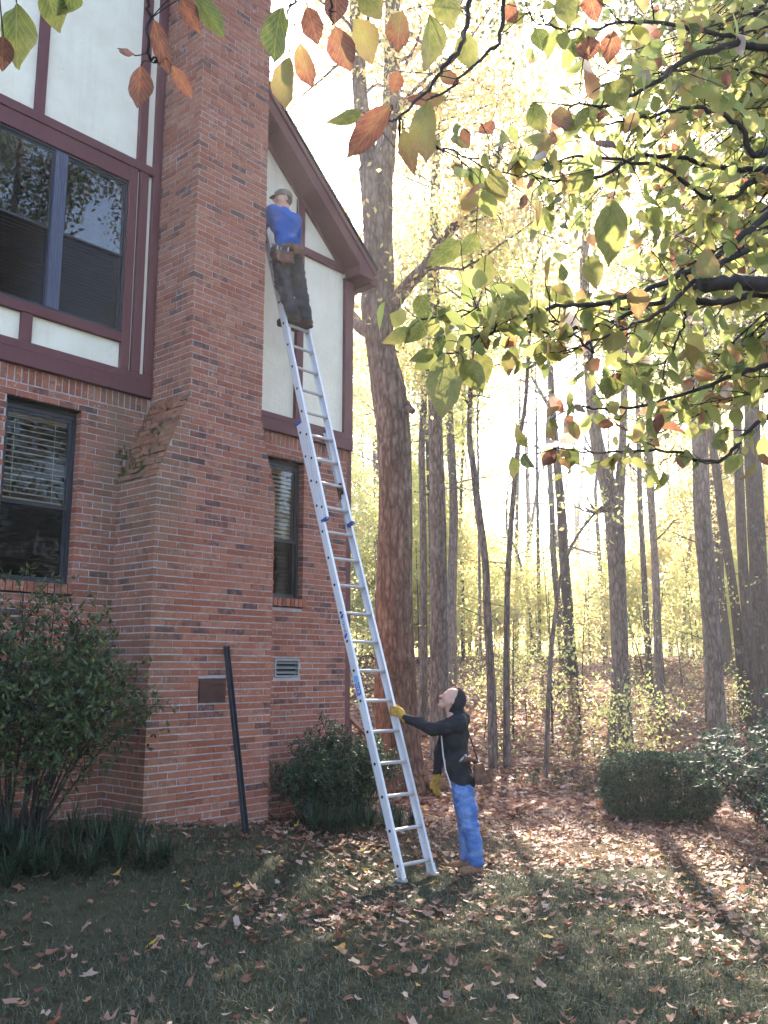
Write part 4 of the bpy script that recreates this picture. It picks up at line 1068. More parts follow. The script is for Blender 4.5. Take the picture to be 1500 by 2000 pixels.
# ---------------------------------------------------------------- trees (t, z, radius of the trunk, standing s metres ahead)
TREES = {
'oak':(16.14,[(0.29,-2.21,0.556),(0.25,-1.7,0.445),(0.2,-0.84,0.389),(0.19,0.94,0.315),(0.2,2.78,0.287),(0.17,4.21,0.306),(0.09,5.09,0.324),(-0.05,5.89,0.278),(-0.12,6.69,0.306),(-0.1,7.31,0.297),(-0.12,8.03,0.269),(-0.14,8.77,0.278),(-0.17,9.52,0.306)]),
't2':(18.47,[(1.13,-1.87,0.233),(1.11,-0.46,0.191),(1.11,1.07,0.18),(1.11,3.18,0.175),(1.08,5.38,0.148),(1.07,7.66,0.127),(1.13,10.04,0.117),(1.18,11.89,0.106),(1.25,13.79,0.095)]),
't3':(29.10,[(2.1,-0.75,0.2),(2.16,1.69,0.159),(2.27,5.01,0.142),(2.2,7.59,0.134),(2.1,10.25,0.117)]),
't3b':(21.82,[(0.91,-1.43,0.113),(0.95,0.66,0.088),(0.95,3.76,0.088),(0.94,5.69,0.081),(1.1,8.36,0.069)]),
't4':(17.24,[(2.01,-1.89,0.099),(2.01,-0.43,0.084),(1.96,1.0,0.074),(1.94,1.98,0.069),(1.83,2.97,0.074),(1.75,3.78,0.064),(1.67,4.5,0.054),(1.73,5.65,0.045),(1.83,7.15,0.04)]),
't5':(17.33,[(2.27,-1.9,0.08),(2.3,-0.43,0.065),(2.35,1.2,0.055),(2.41,2.18,0.055),(2.53,3.39,0.05),(2.64,4.31,0.045),(2.8,5.15,0.04),(2.93,6.64,0.035)]),
'sap':(16.48,[(2.83,-2.0,0.047),(2.91,-0.86,0.043),(3.0,0.22,0.043),(3.09,0.86,0.038),(3.22,1.61,0.033),(3.38,2.08,0.028),(3.63,2.5,0.024),(3.92,2.84,0.019)]),
'A':(31.21,[(6.35,-0.52,0.305),(6.32,0.77,0.215),(6.3,2.16,0.188),(6.26,3.58,0.17),(6.2,5.38,0.161),(6.11,7.21,0.143),(6.0,9.46,0.125),(5.96,12.94,0.107)]),
'A2':(35.00,[(6.84,0.28,0.161),(6.74,2.03,0.131),(6.6,4.01,0.121),(6.59,6.03,0.11),(6.52,9.13,0.1)]),
'big':(19.87,[(5.01,-1.82,0.342),(5.07,-1.03,0.239),(5.12,0.05,0.188),(5.13,1.15,0.182),(5.13,2.28,0.194),(5.1,3.42,0.205),(4.94,4.36,0.171),(4.81,5.06,0.148),(4.72,6.02,0.125),(4.68,7.24,0.114),(4.66,9.25,0.103)]),
'bigb':(19.87,[(5.19,2.96,0.114),(5.29,3.89,0.125),(5.42,4.83,0.091),(5.56,6.27,0.08),(5.69,8.24,0.068)]),
'c1':(26.32,[(7.63,-1.05,0.098),(7.6,0.07,0.091),(7.58,1.53,0.091),(7.58,3.02,0.083),(7.57,4.84,0.076),(7.64,7.66,0.068)]),
'c2':(22.85,[(6.83,-1.31,0.197),(6.83,-0.44,0.105),(6.85,0.82,0.098),(6.87,2.36,0.092),(6.87,3.94,0.085),(6.89,5.96,0.079),(6.95,8.76,0.072)]),
'R':(17.55,[(6.31,-1.94,0.232),(6.31,-1.1,0.181),(6.3,0.04,0.171),(6.3,1.02,0.166),(6.28,2.01,0.171),(6.26,3.02,0.166),(6.3,4.58,0.151),(6.31,6.18,0.136),(6.31,7.72,0.121),(6.31,9.54,0.111),(6.3,11.29,0.101)]),
'R2':(31.26,[(11.71,-0.52,0.269),(11.66,0.94,0.215),(11.58,2.69,0.197),(11.53,4.48,0.197),(11.59,7.22,0.179),(11.73,11.01,0.161)]),
'R3':(22.31,[(8.73,-1.46,0.166),(8.68,-0.31,0.122),(8.65,1.05,0.115),(8.56,2.43,0.109),(8.46,3.58,0.109),(8.38,4.76,0.102),(8.28,6.22,0.09)]),
'R4':(21.80,[(8.71,-1.54,0.163),(8.7,0.06,0.138),(8.7,1.51,0.125),(8.69,2.75,0.119),(8.72,4.27,0.113),(8.8,6.34,0.1),(8.93,9.04,0.088),(9.03,11.84,0.075)]),
'R5':(22.22,[(9.21,-1.45,0.281),(9.22,0.06,0.23),(9.22,1.54,0.21),(9.23,3.06,0.21),(9.29,5.13,0.204),(9.38,7.14,0.179),(9.48,9.77,0.166),(9.85,13.55,0.14)]),
'f1':(40.00,[(-0.38,0.1,0.184),(-0.34,3.45,0.149),(-0.34,6.89,0.138),(-0.4,10.44,0.126)]),
'f2':(36.00,[(8.64,0.39,0.124),(8.67,2.49,0.093),(8.61,4.54,0.083),(8.56,7.04,0.072)]),
'f3':(38.00,[(6.19,0.35,0.087),(6.1,2.21,0.065),(5.86,3.71,0.065),(5.63,4.79,0.055),(5.21,5.67,0.055)]),
'f4':(36.00,[(3.11,0.29,0.083),(3.12,3.1,0.072),(3.1,6.2,0.062),(3.25,9.39,0.062)]),
'f5':(45.00,[(6.42,0.12,0.116),(6.57,3.88,0.103),(6.71,7.75,0.09),(6.98,13.1,0.077)]),
}
OAK_LIMBS = [
[(-0.17,16.1,9.33,0.184),(-0.36,16.2,10.2,0.153),(-0.47,16.3,11.27,0.14),(-0.54,16.4,12.48,0.141),(-0.63,16.5,14.2,0.132),(-0.87,16.6,16.74,0.104)],
[(-0.08,16.1,9.33,0.202),(0.07,16.0,10.19,0.165),(0.15,15.9,10.99,0.154),(0.16,15.8,12.02,0.153),(0.2,15.7,13.51,0.144),(0.51,15.6,15.73,0.116)],
[(0.02,16.1,6.55,0.184),(0.28,15.83,6.78,0.136),(0.52,15.56,6.99,0.116),(0.78,15.29,7.16,0.105),(1.18,15.01,7.67,0.086),(1.53,14.74,7.96,0.072),(1.86,14.47,8.34,0.058),(2.06,14.2,9.04,0.041)],
[(-0.12,16.2,6.21,0.185),(-0.44,16.77,6.53,0.125),(-0.62,17.35,6.95,0.119),(-0.96,17.93,7.55,0.102),(-1.66,18.5,8.14,0.074)],
[(0.38,16.1,4.78,0.11),(0.47,15.9,4.63,0.073),(0.51,15.7,4.54,0.054)],
[(1.2,18.4,5.02,0.063),(0.9,18.2,5.02,0.042),(0.58,18.0,5.08,0.031)],
]
def smooth(P, n):
    P = np.asarray(P, float); m = len(P)
    x = np.arange(m); q = np.linspace(0, m - 1, n)
    out = np.zeros((n, P.shape[1]))
    Q = np.vstack([2 * P[0] - P[1], P, 2 * P[-1] - P[-2]])
    for i, u in enumerate(q):
        k = min(int(u), m - 2); f = u - k
        p0, p1, p2, p3 = Q[k], Q[k + 1], Q[k + 2], Q[k + 3]
        out[i] = .5 * ((2 * p1) + (-p0 + p2) * f + (2 * p0 - 5 * p1 + 4 * p2 - p3) * f * f + (-p0 + 3 * p1 - 3 * p2 + p3) * f ** 3)
    return out
def unit(v): return v / (np.linalg.norm(v, axis=-1, keepdims=True) + 1e-9)
def leaf_quads(c, L, W, droop=.4, up=None):
    """folded four-cornered leaves at points c"""
    N = len(c)
    a = unit(rng.normal(size=(N, 3)) + np.array([0, 0, -droop]))
    b = unit(np.cross(a, rng.normal(size=(N, 3)) * .6 + np.array([0, 0, 1.0 if up else 0.2])))
    n = np.cross(a, b)
    L = rng.uniform(.65, 1.2, (N, 1)) * L; W = rng.uniform(.7, 1.15, (N, 1)) * W
    v = np.stack([c - a * L * .5, c + b * W * .5 + n * W * .18, c + a * L * .5, c - b * W * .5 + n * W * .18], 1).reshape(-1, 3)
    return v, np.arange(N * 4).reshape(N, 4)
def sky_gap(c, inner, outer):
    """leaves thinned out along this view direction so the bright sky glows through"""
    d = unit(c)
    s_ = np.array([0.856, 0.487, .215]); s_ = s_ / np.linalg.norm(s_)
    dx = (d @ np.array([s_[1], -s_[0], 0.])) / np.linalg.norm(s_[:2]); dz = d[:, 2] - s_[2]
    a = np.sqrt((dx / 1.0) ** 2 + (dz / 1.35) ** 2) + rng.uniform(-.02, .02, len(c))
    keep = sstep(inner, outer, a)
    return c[rng.random(len(c)) < keep]
def limb(p, d, L, r, n=7, rise=.25, wob=.12):
    pts = [np.asarray(p, float)]; d = unit(np.asarray(d, float))
    for i in range(n - 1):
        d = unit(d + rng.normal(size=3) * wob + np.array([0, 0, rise * .15])); pts.append(pts[-1] + d * L / (n - 1))
    return np.array(pts), np.linspace(r, r * .18, n)
def crown_on(trunk, z0, z1, nb, L, leaves, size, mat, root, mtrunk, gap=(0.0, .12), spread=.55, r0=.035, rise=.25, updir=.35):
    br = MB(); C = []
    z = trunk[:, 2]
    for i in range(nb):
        zz = z0 + (z1 - z0) * rng.random() ** .9
        p = np.array([np.interp(zz, z, trunk[:, 0]), np.interp(zz, z, trunk[:, 1]), min(zz, z[-1])])
        az = rng.uniform(0, 2 * math.pi); f = 1 - .55 * (zz - z0) / (z1 - z0 + .01)
        d = np.array([math.cos(az), math.sin(az), rng.uniform(-.1, .9) * updir * 2])
        pts, rad = limb(p, d, L * f * rng.uniform(.6, 1.15), r0 * rng.uniform(.6, 1.2), 7, rise)
        br.tube(pts, rad, 5, cap=False)
        sub = [pts[2:]]
        for q in range(4):
            k_ = rng.integers(2, 6)
            p2, r2 = limb(pts[k_], unit(pts[k_] - pts[k_ - 1]) + rng.normal(size=3) * .7, L * f * .42, rad[k_] * .7, 5, .1, .2)
            br.tube(p2, r2, 4, cap=False); sub.append(p2[1:])
        sub = np.concatenate(sub)
        m = max(4, int(leaves / nb))
        C.append(sub[rng.integers(0, len(sub), m)] + rng.normal(size=(m, 3)) * spread * np.array([.42, .42, .30]))
    C = np.concatenate(C)
    C = sky_gap(C, *gap)
    C = C[C[:, 2] > ground(C[:, 0], C[:, 1]) + .1]
    tag(br.build('branches', mtrunk, root, True), kind='stuff')
    if len(C):
        v, f = leaf_quads(C, size, size * .55)
        place('crown', np_mesh('crown', v, f, mat), root)
def trunk_pts(s, pts, n, wob=.0):
    P = np.array([(*XY(s, t), z, r) for t, z, r in pts])
    g_ = ground(P[0, 0], P[0, 1]) - .25
    if P[0, 2] > g_: P = np.vstack([[P[0, 0], P[0, 1], g_, P[0, 3] * 1.2], P]) if P[0, 2] - g_ > .3 else np.vstack([[P[0, 0], P[0, 1], g_, P[0, 3]], P[1:]])
    return smooth(P, n)
INFO = {
 't2': ('tall straight tree with shaggy grey bark just right of the great oak', 'grey_bark', 5.5, 15, 10, 2.6, 2600, 'leaf_gold'),
 't3': ('slender grey trunk standing behind the shaggy barked tree', 'grey_bark', 3.0, 11, 8, 2.6, 2600, 'leaf_yellow'),
 't3b': ('thin grey trunk seen in the narrow gap beside the great oak', 'grey_bark', 3.0, 10, 8, 2.2, 2000, 'leaf_yellow'),
 't4': ('slim wavy young trunk above the head of the hooded worker', 'grey_bark', 2.2, 8, 9, 1.8, 1500, 'leaf_yellow'),
 't5': ('very slim trunk leaning right behind the hooded worker', 'grey_bark', 2.5, 7.5, 8, 1.6, 1200, 'leaf_yellow'),
 'sap': ('thin bare sapling curving to the right at the edge of the lawn', 'grey_bark', 1.0, 2.6, 4, .7, 60, 'leaf_yellow'),
 'A': ('dark trunk with a flared foot on the hillside under the sun', 'dark_bark', 5, 13, 9, 2.8, 2200, 'leaf_yellow'),
 'A2': ('thinner dark trunk leaning beside the flared one on the hillside', 'dark_bark', 4, 10, 7, 2.4, 1600, 'leaf_yellow'),
 'big': ('broad pale trunk that leans left and forks, lit by the low sun', 'grey_bark', 6, 15, 10, 3, 2600, 'leaf_gold'),
 'c1': ('narrow dark trunk between the pale forked tree and the tall right hand tree', 'dark_bark', 3.5, 10, 8, 2.2, 1900, 'leaf_yellow'),
 'c2': ('grey trunk with a small flared base left of the clipped hedge top', 'grey_bark', 3, 11, 8, 2.2, 2200, 'leaf_yellow'),
 'R': ('tall grey trunk with peeling bark rising behind the clipped hedge', 'grey_bark', 6, 15, 10, 2.6, 2600, 'leaf_gold'),
 'R2': ('brown trunk partly hidden behind the tall peeling tree', 'dark_bark', 4, 14, 9, 3, 3000, 'leaf_yellow'),
 'R3': ('dark trunk leaning left at the right of the woods', 'dark_bark', 4, 10, 8, 2.2, 2200, 'leaf_olive'),
 'R4': ('straight dark trunk next to the leaning one', 'dark_bark', 5, 14, 9, 2.4, 2600, 'leaf_olive'),
 'R5': ('thick black trunk at the right edge of the photo', 'dark_bark', 4, 15, 11, 3, 3600, 'leaf_olive'),
 'f1': ('far trunk glimpsed between the house corner and the great oak', 'dark_bark', 3, 12, 9, 3.4, 3400, 'leaf_yellow'),
 'f2': ('thin far trunk left of the pale forked tree', 'dark_bark', 3, 9, 7, 2.6, 1800, 'leaf_yellow'),
 'f3': ('thin far trunk bending left under the sun', 'dark_bark', 2, 6, 6, 1.8, 900, 'leaf_yellow'),
 'f4': ('far thin trunk left of the wavy young tree', 'dark_bark', 3, 11, 8, 2.6, 2400, 'leaf_yellow'),
 'f5': ('farthest straight trunk in the bright middle of the woods', 'dark_bark', 5, 13, 7, 3, 1400, 'leaf_yellow'),
}
GAPS = (.045, .14)
for key, (s, pts) in TREES.items():
    if key in ('oak', 'bigb'): continue
    lab, bark, z0, z1, nb, L, nl, lm = INFO[key]
    P = trunk_pts(s, pts, 26)
    top = P[-1]
    if key != 'sap':
        ext = [P[-1] + np.array([rng.normal() * .12 * i, rng.normal() * .12 * i, i * max(1.2, (z1 + 2 - top[2]) / 4), 0]) for i in range(1, 5)]
        for i, e in enumerate(ext): e[3] = top[3] * (1 - .22 * (i + 1))
        P = np.vstack([P, ext])
    root = thing('forest_tree' if key != 'sap' else 'sapling', tuple(P[0, :3]), lab, 'tree', 'trees standing in the woods')
    m_ = MB(); m_.tube(P[:, :3], P[:, 3], 12 if s < 24 else 8, .07)
    if key == 'big':
        Q = smooth(np.array([(*XY(19.87 + .1 * i, t), z, r) for i, (t, z, r) in enumerate(TREES['bigb'][1])]), 10)
        m_.tube(Q[:, :3], Q[:, 3], 10, .06)
    m_.build('trunk', M[bark], root, True)
    if s < 24 and key != 'sap':                               # dead stubs and short twigs low on the trunk
        st = MB()
        for i in range(7):
            k_ = rng.integers(4, 22); a_ = rng.uniform(0, 6.28)
            p_, r_ = limb(P[k_, :3], (math.cos(a_), math.sin(a_), .3), rng.uniform(.3, 1.3), .012, 5, .2, .25); st.tube(p_, r_, 4, cap=False)
        tag(st.build('twigs', M[bark], root, True), kind='stuff')
    sz = .115 if s < 24 else .15
    crown_on(P, z0 + (2.5 if s < 33 else 1.0), z1 + 4, nb + 8, L * 1.2, nl * 2.6, sz, M[lm], root, M[bark], GAPS if key not in ('sap',) else (0, .001), spread=.8)

# more of the wood behind: tall thin trees with full crowns
for i in range(18):
    s = rng.uniform(27, 44); t = (-.12 + .66 * (i + rng.random()) / 18) * s
    x, y = XY(s, t); z = float(ground(x, y)); h = rng.uniform(11, 19)
    root = thing('forest_tree', (x, y, z), 'tall thin trunk with yellow foliage deep in the woods', 'tree', 'tall thin trees deep in the woods')
    r = rng.uniform(.04, .09); a = rng.normal(size=2) * .9
    P = smooth(np.array([(x, y, z - .2, r * 1.2), (x + a[0] * .3, y + a[1] * .3, z + h * .35, r), (x + a[0], y + a[1], z + h, r * .25)]), 14)
    m_ = MB(); m_.tube(P[:, :3], P[:, 3], 7, .06); m_.build('trunk', M['dark_bark' if i % 3 else 'grey_bark'], root, True)
    crown_on(P, z + 4.0, z + h, 16, 3.0, 7500, .17, M[['leaf_yellow', 'leaf_gold'][i % 2]], root, M['dark_bark'], GAPS, spread=1.0)

# the great oak
s, pts = TREES['oak']
P = trunk_pts(s, pts, 60)
oak = thing('oak_tree', tuple(P[0, :3]), 'massive old oak with furrowed brown bark beside the house corner', 'tree')
def bark_tube(P, n, amp, name, mat, root):
    """trunk with real furrows: many sides, ridged radius"""
    pts_, rad = P[:, :3], P[:, 3]
    N = len(pts_); ang = np.arange(n) * 2 * math.pi / n
    A, K = np.meshgrid(ang, np.arange(N))
    zz = pts_[:, 2][:, None]
    rid = np.abs(np.sin(A * 13 + 1.7 * np.sin(zz * 1.9 + 2 * A) + .8 * np.sin(zz * 5.3))) * .6 + np.abs(np.sin(A * 21 - 1.3 * np.sin(zz * 2.7))) * .4
    lump = .05 * np.sin(2 * A + zz * .8) + .04 * np.sin(3 * A - zz * 1.3) + .25 * np.exp(-((zz - (P[0, 2] + .2)) / .35) ** 2) * np.abs(np.sin(A * 2.5 + .6))
    R_ = rad[:, None] * (1 + amp * (rid - .5) + lump + rng.uniform(-.008, .008, A.shape))
    ex = np.array([CS, -SN, 0]); ey = np.array([SN, CS, 0])
    v = pts_[:, None, :] + (np.cos(A) * R_)[..., None] * ex + (np.sin(A) * R_)[..., None] * ey
    k = (np.arange(N - 1)[:, None] * n + np.arange(n)[None]).ravel(); k2 = (np.arange(N - 1)[:, None] * n + (np.arange(n)[None] + 1) % n).ravel()
    return place(name, np_mesh(name, v.reshape(-1, 3), np.stack([k, k2, k2 + n, k + n], 1), mat, True), root)
P2 = smooth(P, 150)
bark_tube(P2, 84, .075, 'trunk', M['oak_bark'], oak)
m_ = MB(); g0 = P[0, :3] + np.array([0, 0, .18])
for (dt, ds, L) in ((.95, -.5, 1), (-.8, -.5, .8), (.3, -.9, .7), (.9, .5, .8)):   # root flares
    e = np.array([*XY(16.14 + ds * L, .29 + dt * L), 0]); e[2] = ground(e[0], e[1]) - .06
    mid = (g0 + e) / 2; mid[2] = ground(mid[0], mid[1]) + .16
    m_2 = MB(); m_2.tube(smooth([g0 + np.array([0, 0, .35]), mid, e], 8), np.linspace(.24, .05, 8), 10, .05); m_2.build('root', M['oak_bark'], oak, True)
OC = []
for i, Lm in enumerate(OAK_LIMBS[:5]):
    Q = smooth(np.array([(*XY(s_, t), z, r) for t, s_, z, r in Lm]), 22)
    if i < 2: bark_tube(smooth(Q, 60), 48, .07, 'limb', M['oak_bark'], oak)
    else:
        m_ = MB(); m_.tube(Q[:, :3], Q[:, 3], 12, .07); m_.build('limb', M['oak_bark'], oak, True)
    OC.append(Q)
br = MB(); C = []
for Q, nb in zip(OC[:4], (12, 12, 9, 7)):
    for i in range(nb):
        k_ = rng.integers(6, 22); a_ = rng.uniform(0, 6.28)
        p_, r_ = limb(Q[k_, :3], (math.cos(a_) + .5 * CS - .3 * SN, math.sin(a_) - .5 * SN - .3 * CS, rng.uniform(-.1, .7)), rng.uniform(1.4, 3.8), Q[k_, 3] * .3, 8, .1, .2)
        br.tube(p_, r_, 5, cap=False)
        for q in range(5):
            k2 = rng.integers(2, 8); p2, r2 = limb(p_[k2], rng.normal(size=3), rng.uniform(.4, 1.1), r_[k2] * .6, 5, 0, .3); br.tube(p2, r2, 4, cap=False)
            C.append(p2[rng.integers(0, 5, 90)] + rng.normal(size=(90, 3)) * .34)
tag(br.build('branches', M['oak_bark'], oak, True), kind='stuff')
C = np.concatenate(C); v, f = leaf_quads(C, .13, .075); place('crown', np_mesh('crown', v, f, M['leaf_gold']), oak)

# yellow understorey: saplings and low shrubs, each on its own foot
def sapling(s, t, h, nl, size, mat, name='understorey_tree', lab='slight yellow leaved sapling in the woodland understorey', grp='saplings of the woodland understorey', gap=GAPS, r=.03):
    x, y = XY(s, t); z = float(ground(x, y))
    root = thing(name, (x, y, z), lab, 'tree' if h > 1.8 else 'shrub', grp)
    a = rng.normal(size=2) * .10 * h
    P = smooth(np.array([(x, y, z - .1, r), (x + a[0] * .3, y + a[1] * .3, z + h * .4, r * .7), (x + a[0], y + a[1], z + h, r * .25)]), 10)
    m_ = MB(); m_.tube(P[:, :3], P[:, 3], 6, .08); m_.build('trunk', M['dark_bark'], root, True)
    crown_on(P, z + h * .12, z + h, max(5, int(h * 2.2)), h * .30 + .25, nl, size, M[mat], root, M['dark_bark'], gap, spread=.62, r0=r * .45)
for i in range(130):
    s = 33 + 16 * rng.random() if i < 106 else rng.uniform(19, 34); t = rng.uniform(-.10, .5) * s
    h = rng.uniform(3.0, 8.0) if i < 106 else rng.uniform(1.5, 4.0)
    sapling(s, t, h, int(700 + 300 * h) if i < 106 else int(90 * h), .10 if s < 30 else .17, ['leaf_yellow', 'leaf_yellow', 'leaf_yellow', 'leaf_gold'][int(rng.integers(0, 4))])
for i in range(34):
    s = rng.uniform(17.5, 34); t = rng.uniform(0.03, .45) * s
    sapling(s, t, rng.uniform(.4, 1.3), int(rng.uniform(40, 130)), .075, 'leaf_yellow' if rng.random() < .7 else 'leaf_olive', 'understorey_shrub', 'low yellow green shrub growing through the leaf litter', 'low shrubs on the wooded slope', (0, .001), .012)
for (s, t, h, n_) in ((17.6, 4.35, 1.9, 420), (18.6, 5.0, 1.4, 300), (17.2, 3.9, .9, 120), (18.0, 5.4, 1.1, 160), (20.5, 2.2, 1.7, 420), (22, 3.4, 2.0, 520)):
    sapling(s, t, h, n_, .085, 'leaf_yellow', 'understorey_shrub', 'low yellow green shrub growing through the leaf litter', 'low shrubs on the wooded slope', (0, .001), .015)

# the far wood, one mass
tr = MB(); C = []
for i in range(64):
    s = rng.uniform(46, 95); t = rng.uniform(-.25, .6) * s; x, y = XY(s, t); z = float(ground(x, y)); h = rng.uniform(9, 20)
    r = rng.uniform(.06, .2); tr.tube([(x, y, z - .2), (x + rng.normal() * .3, y + rng.normal() * .3, z + h * .5), (x + rng.normal() * .8, y + rng.normal() * .8, z + h)], [r, r * .8, r * .3], 5, cap=False)
    m = 1400
    c = np.stack([x + rng.normal(size=m) * 2.4, y + rng.normal(size=m) * 2.4, z + .2 + (h + 1) * rng.random(m) ** 1.5], 1); C.append(c)
tag(tr.build('far_trunks', M['dark_bark']), 'distant thin trunks at the back of the woods', None, None, 'stuff')
C = sky_gap(np.concatenate(C), .05, .16)
v, f = leaf_quads(C, .26, .17)
tag(place('far_foliage', np_mesh('far_foliage', v, f, M['leaf_yellow'])), 'distant mass of backlit yellow green foliage', None, None, 'stuff')

# trees round the lawn out of view: some mirrored in the windows, others added to shade the lawn
for (x, y, h, z0, nl, L) in ((9.5, -5.5, 15, 2.0, 6500, 3.6), (14.5, -7.5, 18, 1.5, 7000, 4.0), (7.5, -10.5, 16, 2, 6000, 3.8), (19, -12, 19, 2, 6500, 4.2), (13, -15, 20, 2, 6500, 4.2), (5.2, -3.6, 13, 7.0, 6000, 4.4), (17.5, -4.0, 14, 1.0, 6000, 3.4), (23, -9, 16, 1.0, 6000, 4.0), (*XY(11.5, 6.6), 19, 10.5, 9000, 6.2), (*XY(14.5, 8.5), 21, 13, 8000, 6.5), (*XY(9.0, 5.4), 16, 9.5, 7000, 5.0)):
    z = float(ground(x, y)); root = thing('shade_tree', (x, y, z), 'tall out of view tree round the lawn for shade and window reflections', 'tree', 'out of view trees round the lawn')
    P = smooth(np.array([(x, y, z - .2, .24), (x + .2, y - .1, z + h * .4, .18), (x + .3, y + .3, z + h, .05)]), 16)
    m_ = MB(); m_.tube(P[:, :3], P[:, 3], 10, .07); m_.build('trunk', M['grey_bark'], root, True)
    crown_on(P, z + z0, z + h, 16, L, int(nl * 1.6), .16, M['leaf_green'], root, M['grey_bark'], (0, .001), spread=1.0)

# ---------------------------------------------------------------- shrubs by the house and on the lawn
def leaf_whorls(C, n, L, W, out=None):
    """rosettes of n leaves round each twig tip"""
    N = len(C); c = np.repeat(C, n, axis=0)
    a = unit(rng.normal(size=(N * n, 3)) + np.array([0, 0, .25])); 
    b = unit(np.cross(a, rng.normal(size=(N * n, 3)) * .5 + np.array([0, 0, 1.])))
    nn = np.cross(a, b); L_ = rng.uniform(.6, 1.2, (N * n, 1)) * L; W_ = rng.uniform(.75, 1.2, (N * n, 1)) * W
    p = c + a * L_ * .12
    v = np.stack([p, p + a * L_ * .45 + b * W_ * .5 + nn * W_ * .15, p + a * L_, p + a * L_ * .45 - b * W_ * .5 + nn * W_ * .15], 1).reshape(-1, 3)
    return v, np.arange(N * n * 4).reshape(-1, 4)
def stems_shrub(name, cx, cy, rx, ry, h, nst, tips, per, L, W, mat, lab, grp=None, low=.25, lean=(0, 0), bare=0.0):
    z = float(ground(cx, cy)); root = thing(name, (cx, cy, z), lab, 'shrub', grp)
    st = MB(); C = []
    for i in range(nst):
        a_ = rng.uniform(0, 6.28); q = math.sqrt(rng.random())
        e = np.array([cx + rx * q * math.cos(a_) + lean[0] * q, cy + ry * q * math.sin(a_) + lean[1] * q, z + h * (1 - .45 * q * q) * rng.uniform(.72, 1.05)])
        b0 = np.array([cx + rx * .18 * math.cos(a_), cy + ry * .18 * math.sin(a_), z - .05])
        mid = (b0 + e) / 2 + np.array([0, 0, h * .10]) + rng.normal(size=3) * .05 * h
        pts_ = smooth([b0, mid, e], 8); st.tube(pts_, np.linspace(.011, .003, 8), 4, cap=False)
        m = tips // nst
        for q2 in range(m):
            k_ = rng.integers(int(low * 8), 8); p0 = pts_[k_]
            d = unit(rng.normal(size=3) + np.array([0, 0, .5])); Lq = rng.uniform(.08, .30) * h * .6
            p1 = p0 + d * Lq
            if rng.random() < .3: st.tube([p0, (p0 + p1) / 2 + rng.normal(size=3) * .015, p1], [.0035, .0028, .002], 3, cap=False)
            C.append(p1)
    tag(st.build('stems', M['twig'], root, True), kind='stuff')
    C = np.array(C); C = C[C[:, 2] > ground(C[:, 0], C[:, 1]) + .06]
    C = C[C[:, 1] < WY - .06] if cy > 5 else C
    v, f = leaf_whorls(C, per, L, W)
    place('foliage', np_mesh('foliage', v, f, M[mat]), root)
    return root
stems_shrub('azalea_shrub', 3.45, 6.62, 1.12, .72, 1.72, 46, 2700, 7, .060, .024, 'leaf_shrub', 'big loose azalea shrub growing against the brick wall under the lower window', low=.38)
stems_shrub('azalea_shrub', 7.30, 6.98, 1.05, .50, 1.0, 48, 3000, 7, .042, .020, 'leaf_hedge', 'dark rounded shrub behind the ladder by the corner of the house', low=.15)
stems_shrub('rhododendron_shrub', *XY(9.5, 4.45), 1.35, 1.2, 1.62, 46, 2400, 9, .075, .026, 'leaf_rhodo', 'dark glossy leaved shrub at the right edge of the lawn', low=.2)
stems_shrub('rhododendron_shrub', *XY(12.2, 5.35), .8, .8, 1.3, 26, 900, 9, .075, .026, 'leaf_rhodo', 'glossy evergreen shrub right of the clipped hedge', low=.2)
# clipped hedge
hx, hy = XY(12.15, 3.55); hz = float(ground(hx, hy)) + .0
hedge = thing('clipped_hedge', (hx, hy, hz), 'low boxwood hedge clipped into a rounded block on the lawn', 'hedge')
e1 = np.array([CS, -SN, 0]); e2 = np.array([SN, CS, 0]); e3 = np.array([0, 0, 1.])
def superbox(N, a, b, c, p=4.5):
    d = unit(rng.normal(size=(N, 3))); k = (np.abs(d[:, 0]) ** p + np.abs(d[:, 1]) ** p + np.abs(d[:, 2]) ** p) ** (-1 / p)
    q = d * k[:, None]; lump = 1 + .03 * np.sin(7 * q[:, 0] + 2) * np.sin(6 * q[:, 2] + 5 * q[:, 1]) + rng.uniform(-.055, .035, N)
    return (q * lump[:, None]) * np.array([a, b, c])
q = superbox(6800, .71, .48, .40) * (1 - .34 * rng.random((6800, 1)) ** 2.2); C = np.array([hx, hy, hz + .43]) + q[:, :1] * e1 + q[:, 1:2] * e2 + q[:, 2:] * e3
v, f = leaf_whorls(C, 7, .034, .018); place('foliage', np_mesh('foliage', v, f, M['leaf_hedge']), hedge)
m_ = MB(); 
for i in range(40):
    a_ = rng.uniform(-.5, .5); m_.tube([np.array([hx, hy, hz - .03]) + e1 * a_, np.array([hx, hy, hz + .62]) + e1 * a_ * 1.3 + e2 * rng.uniform(-.4, .4)], [.014, .005], 5)
tag(m_.build('stems', M['twig'], hedge), kind='stuff')
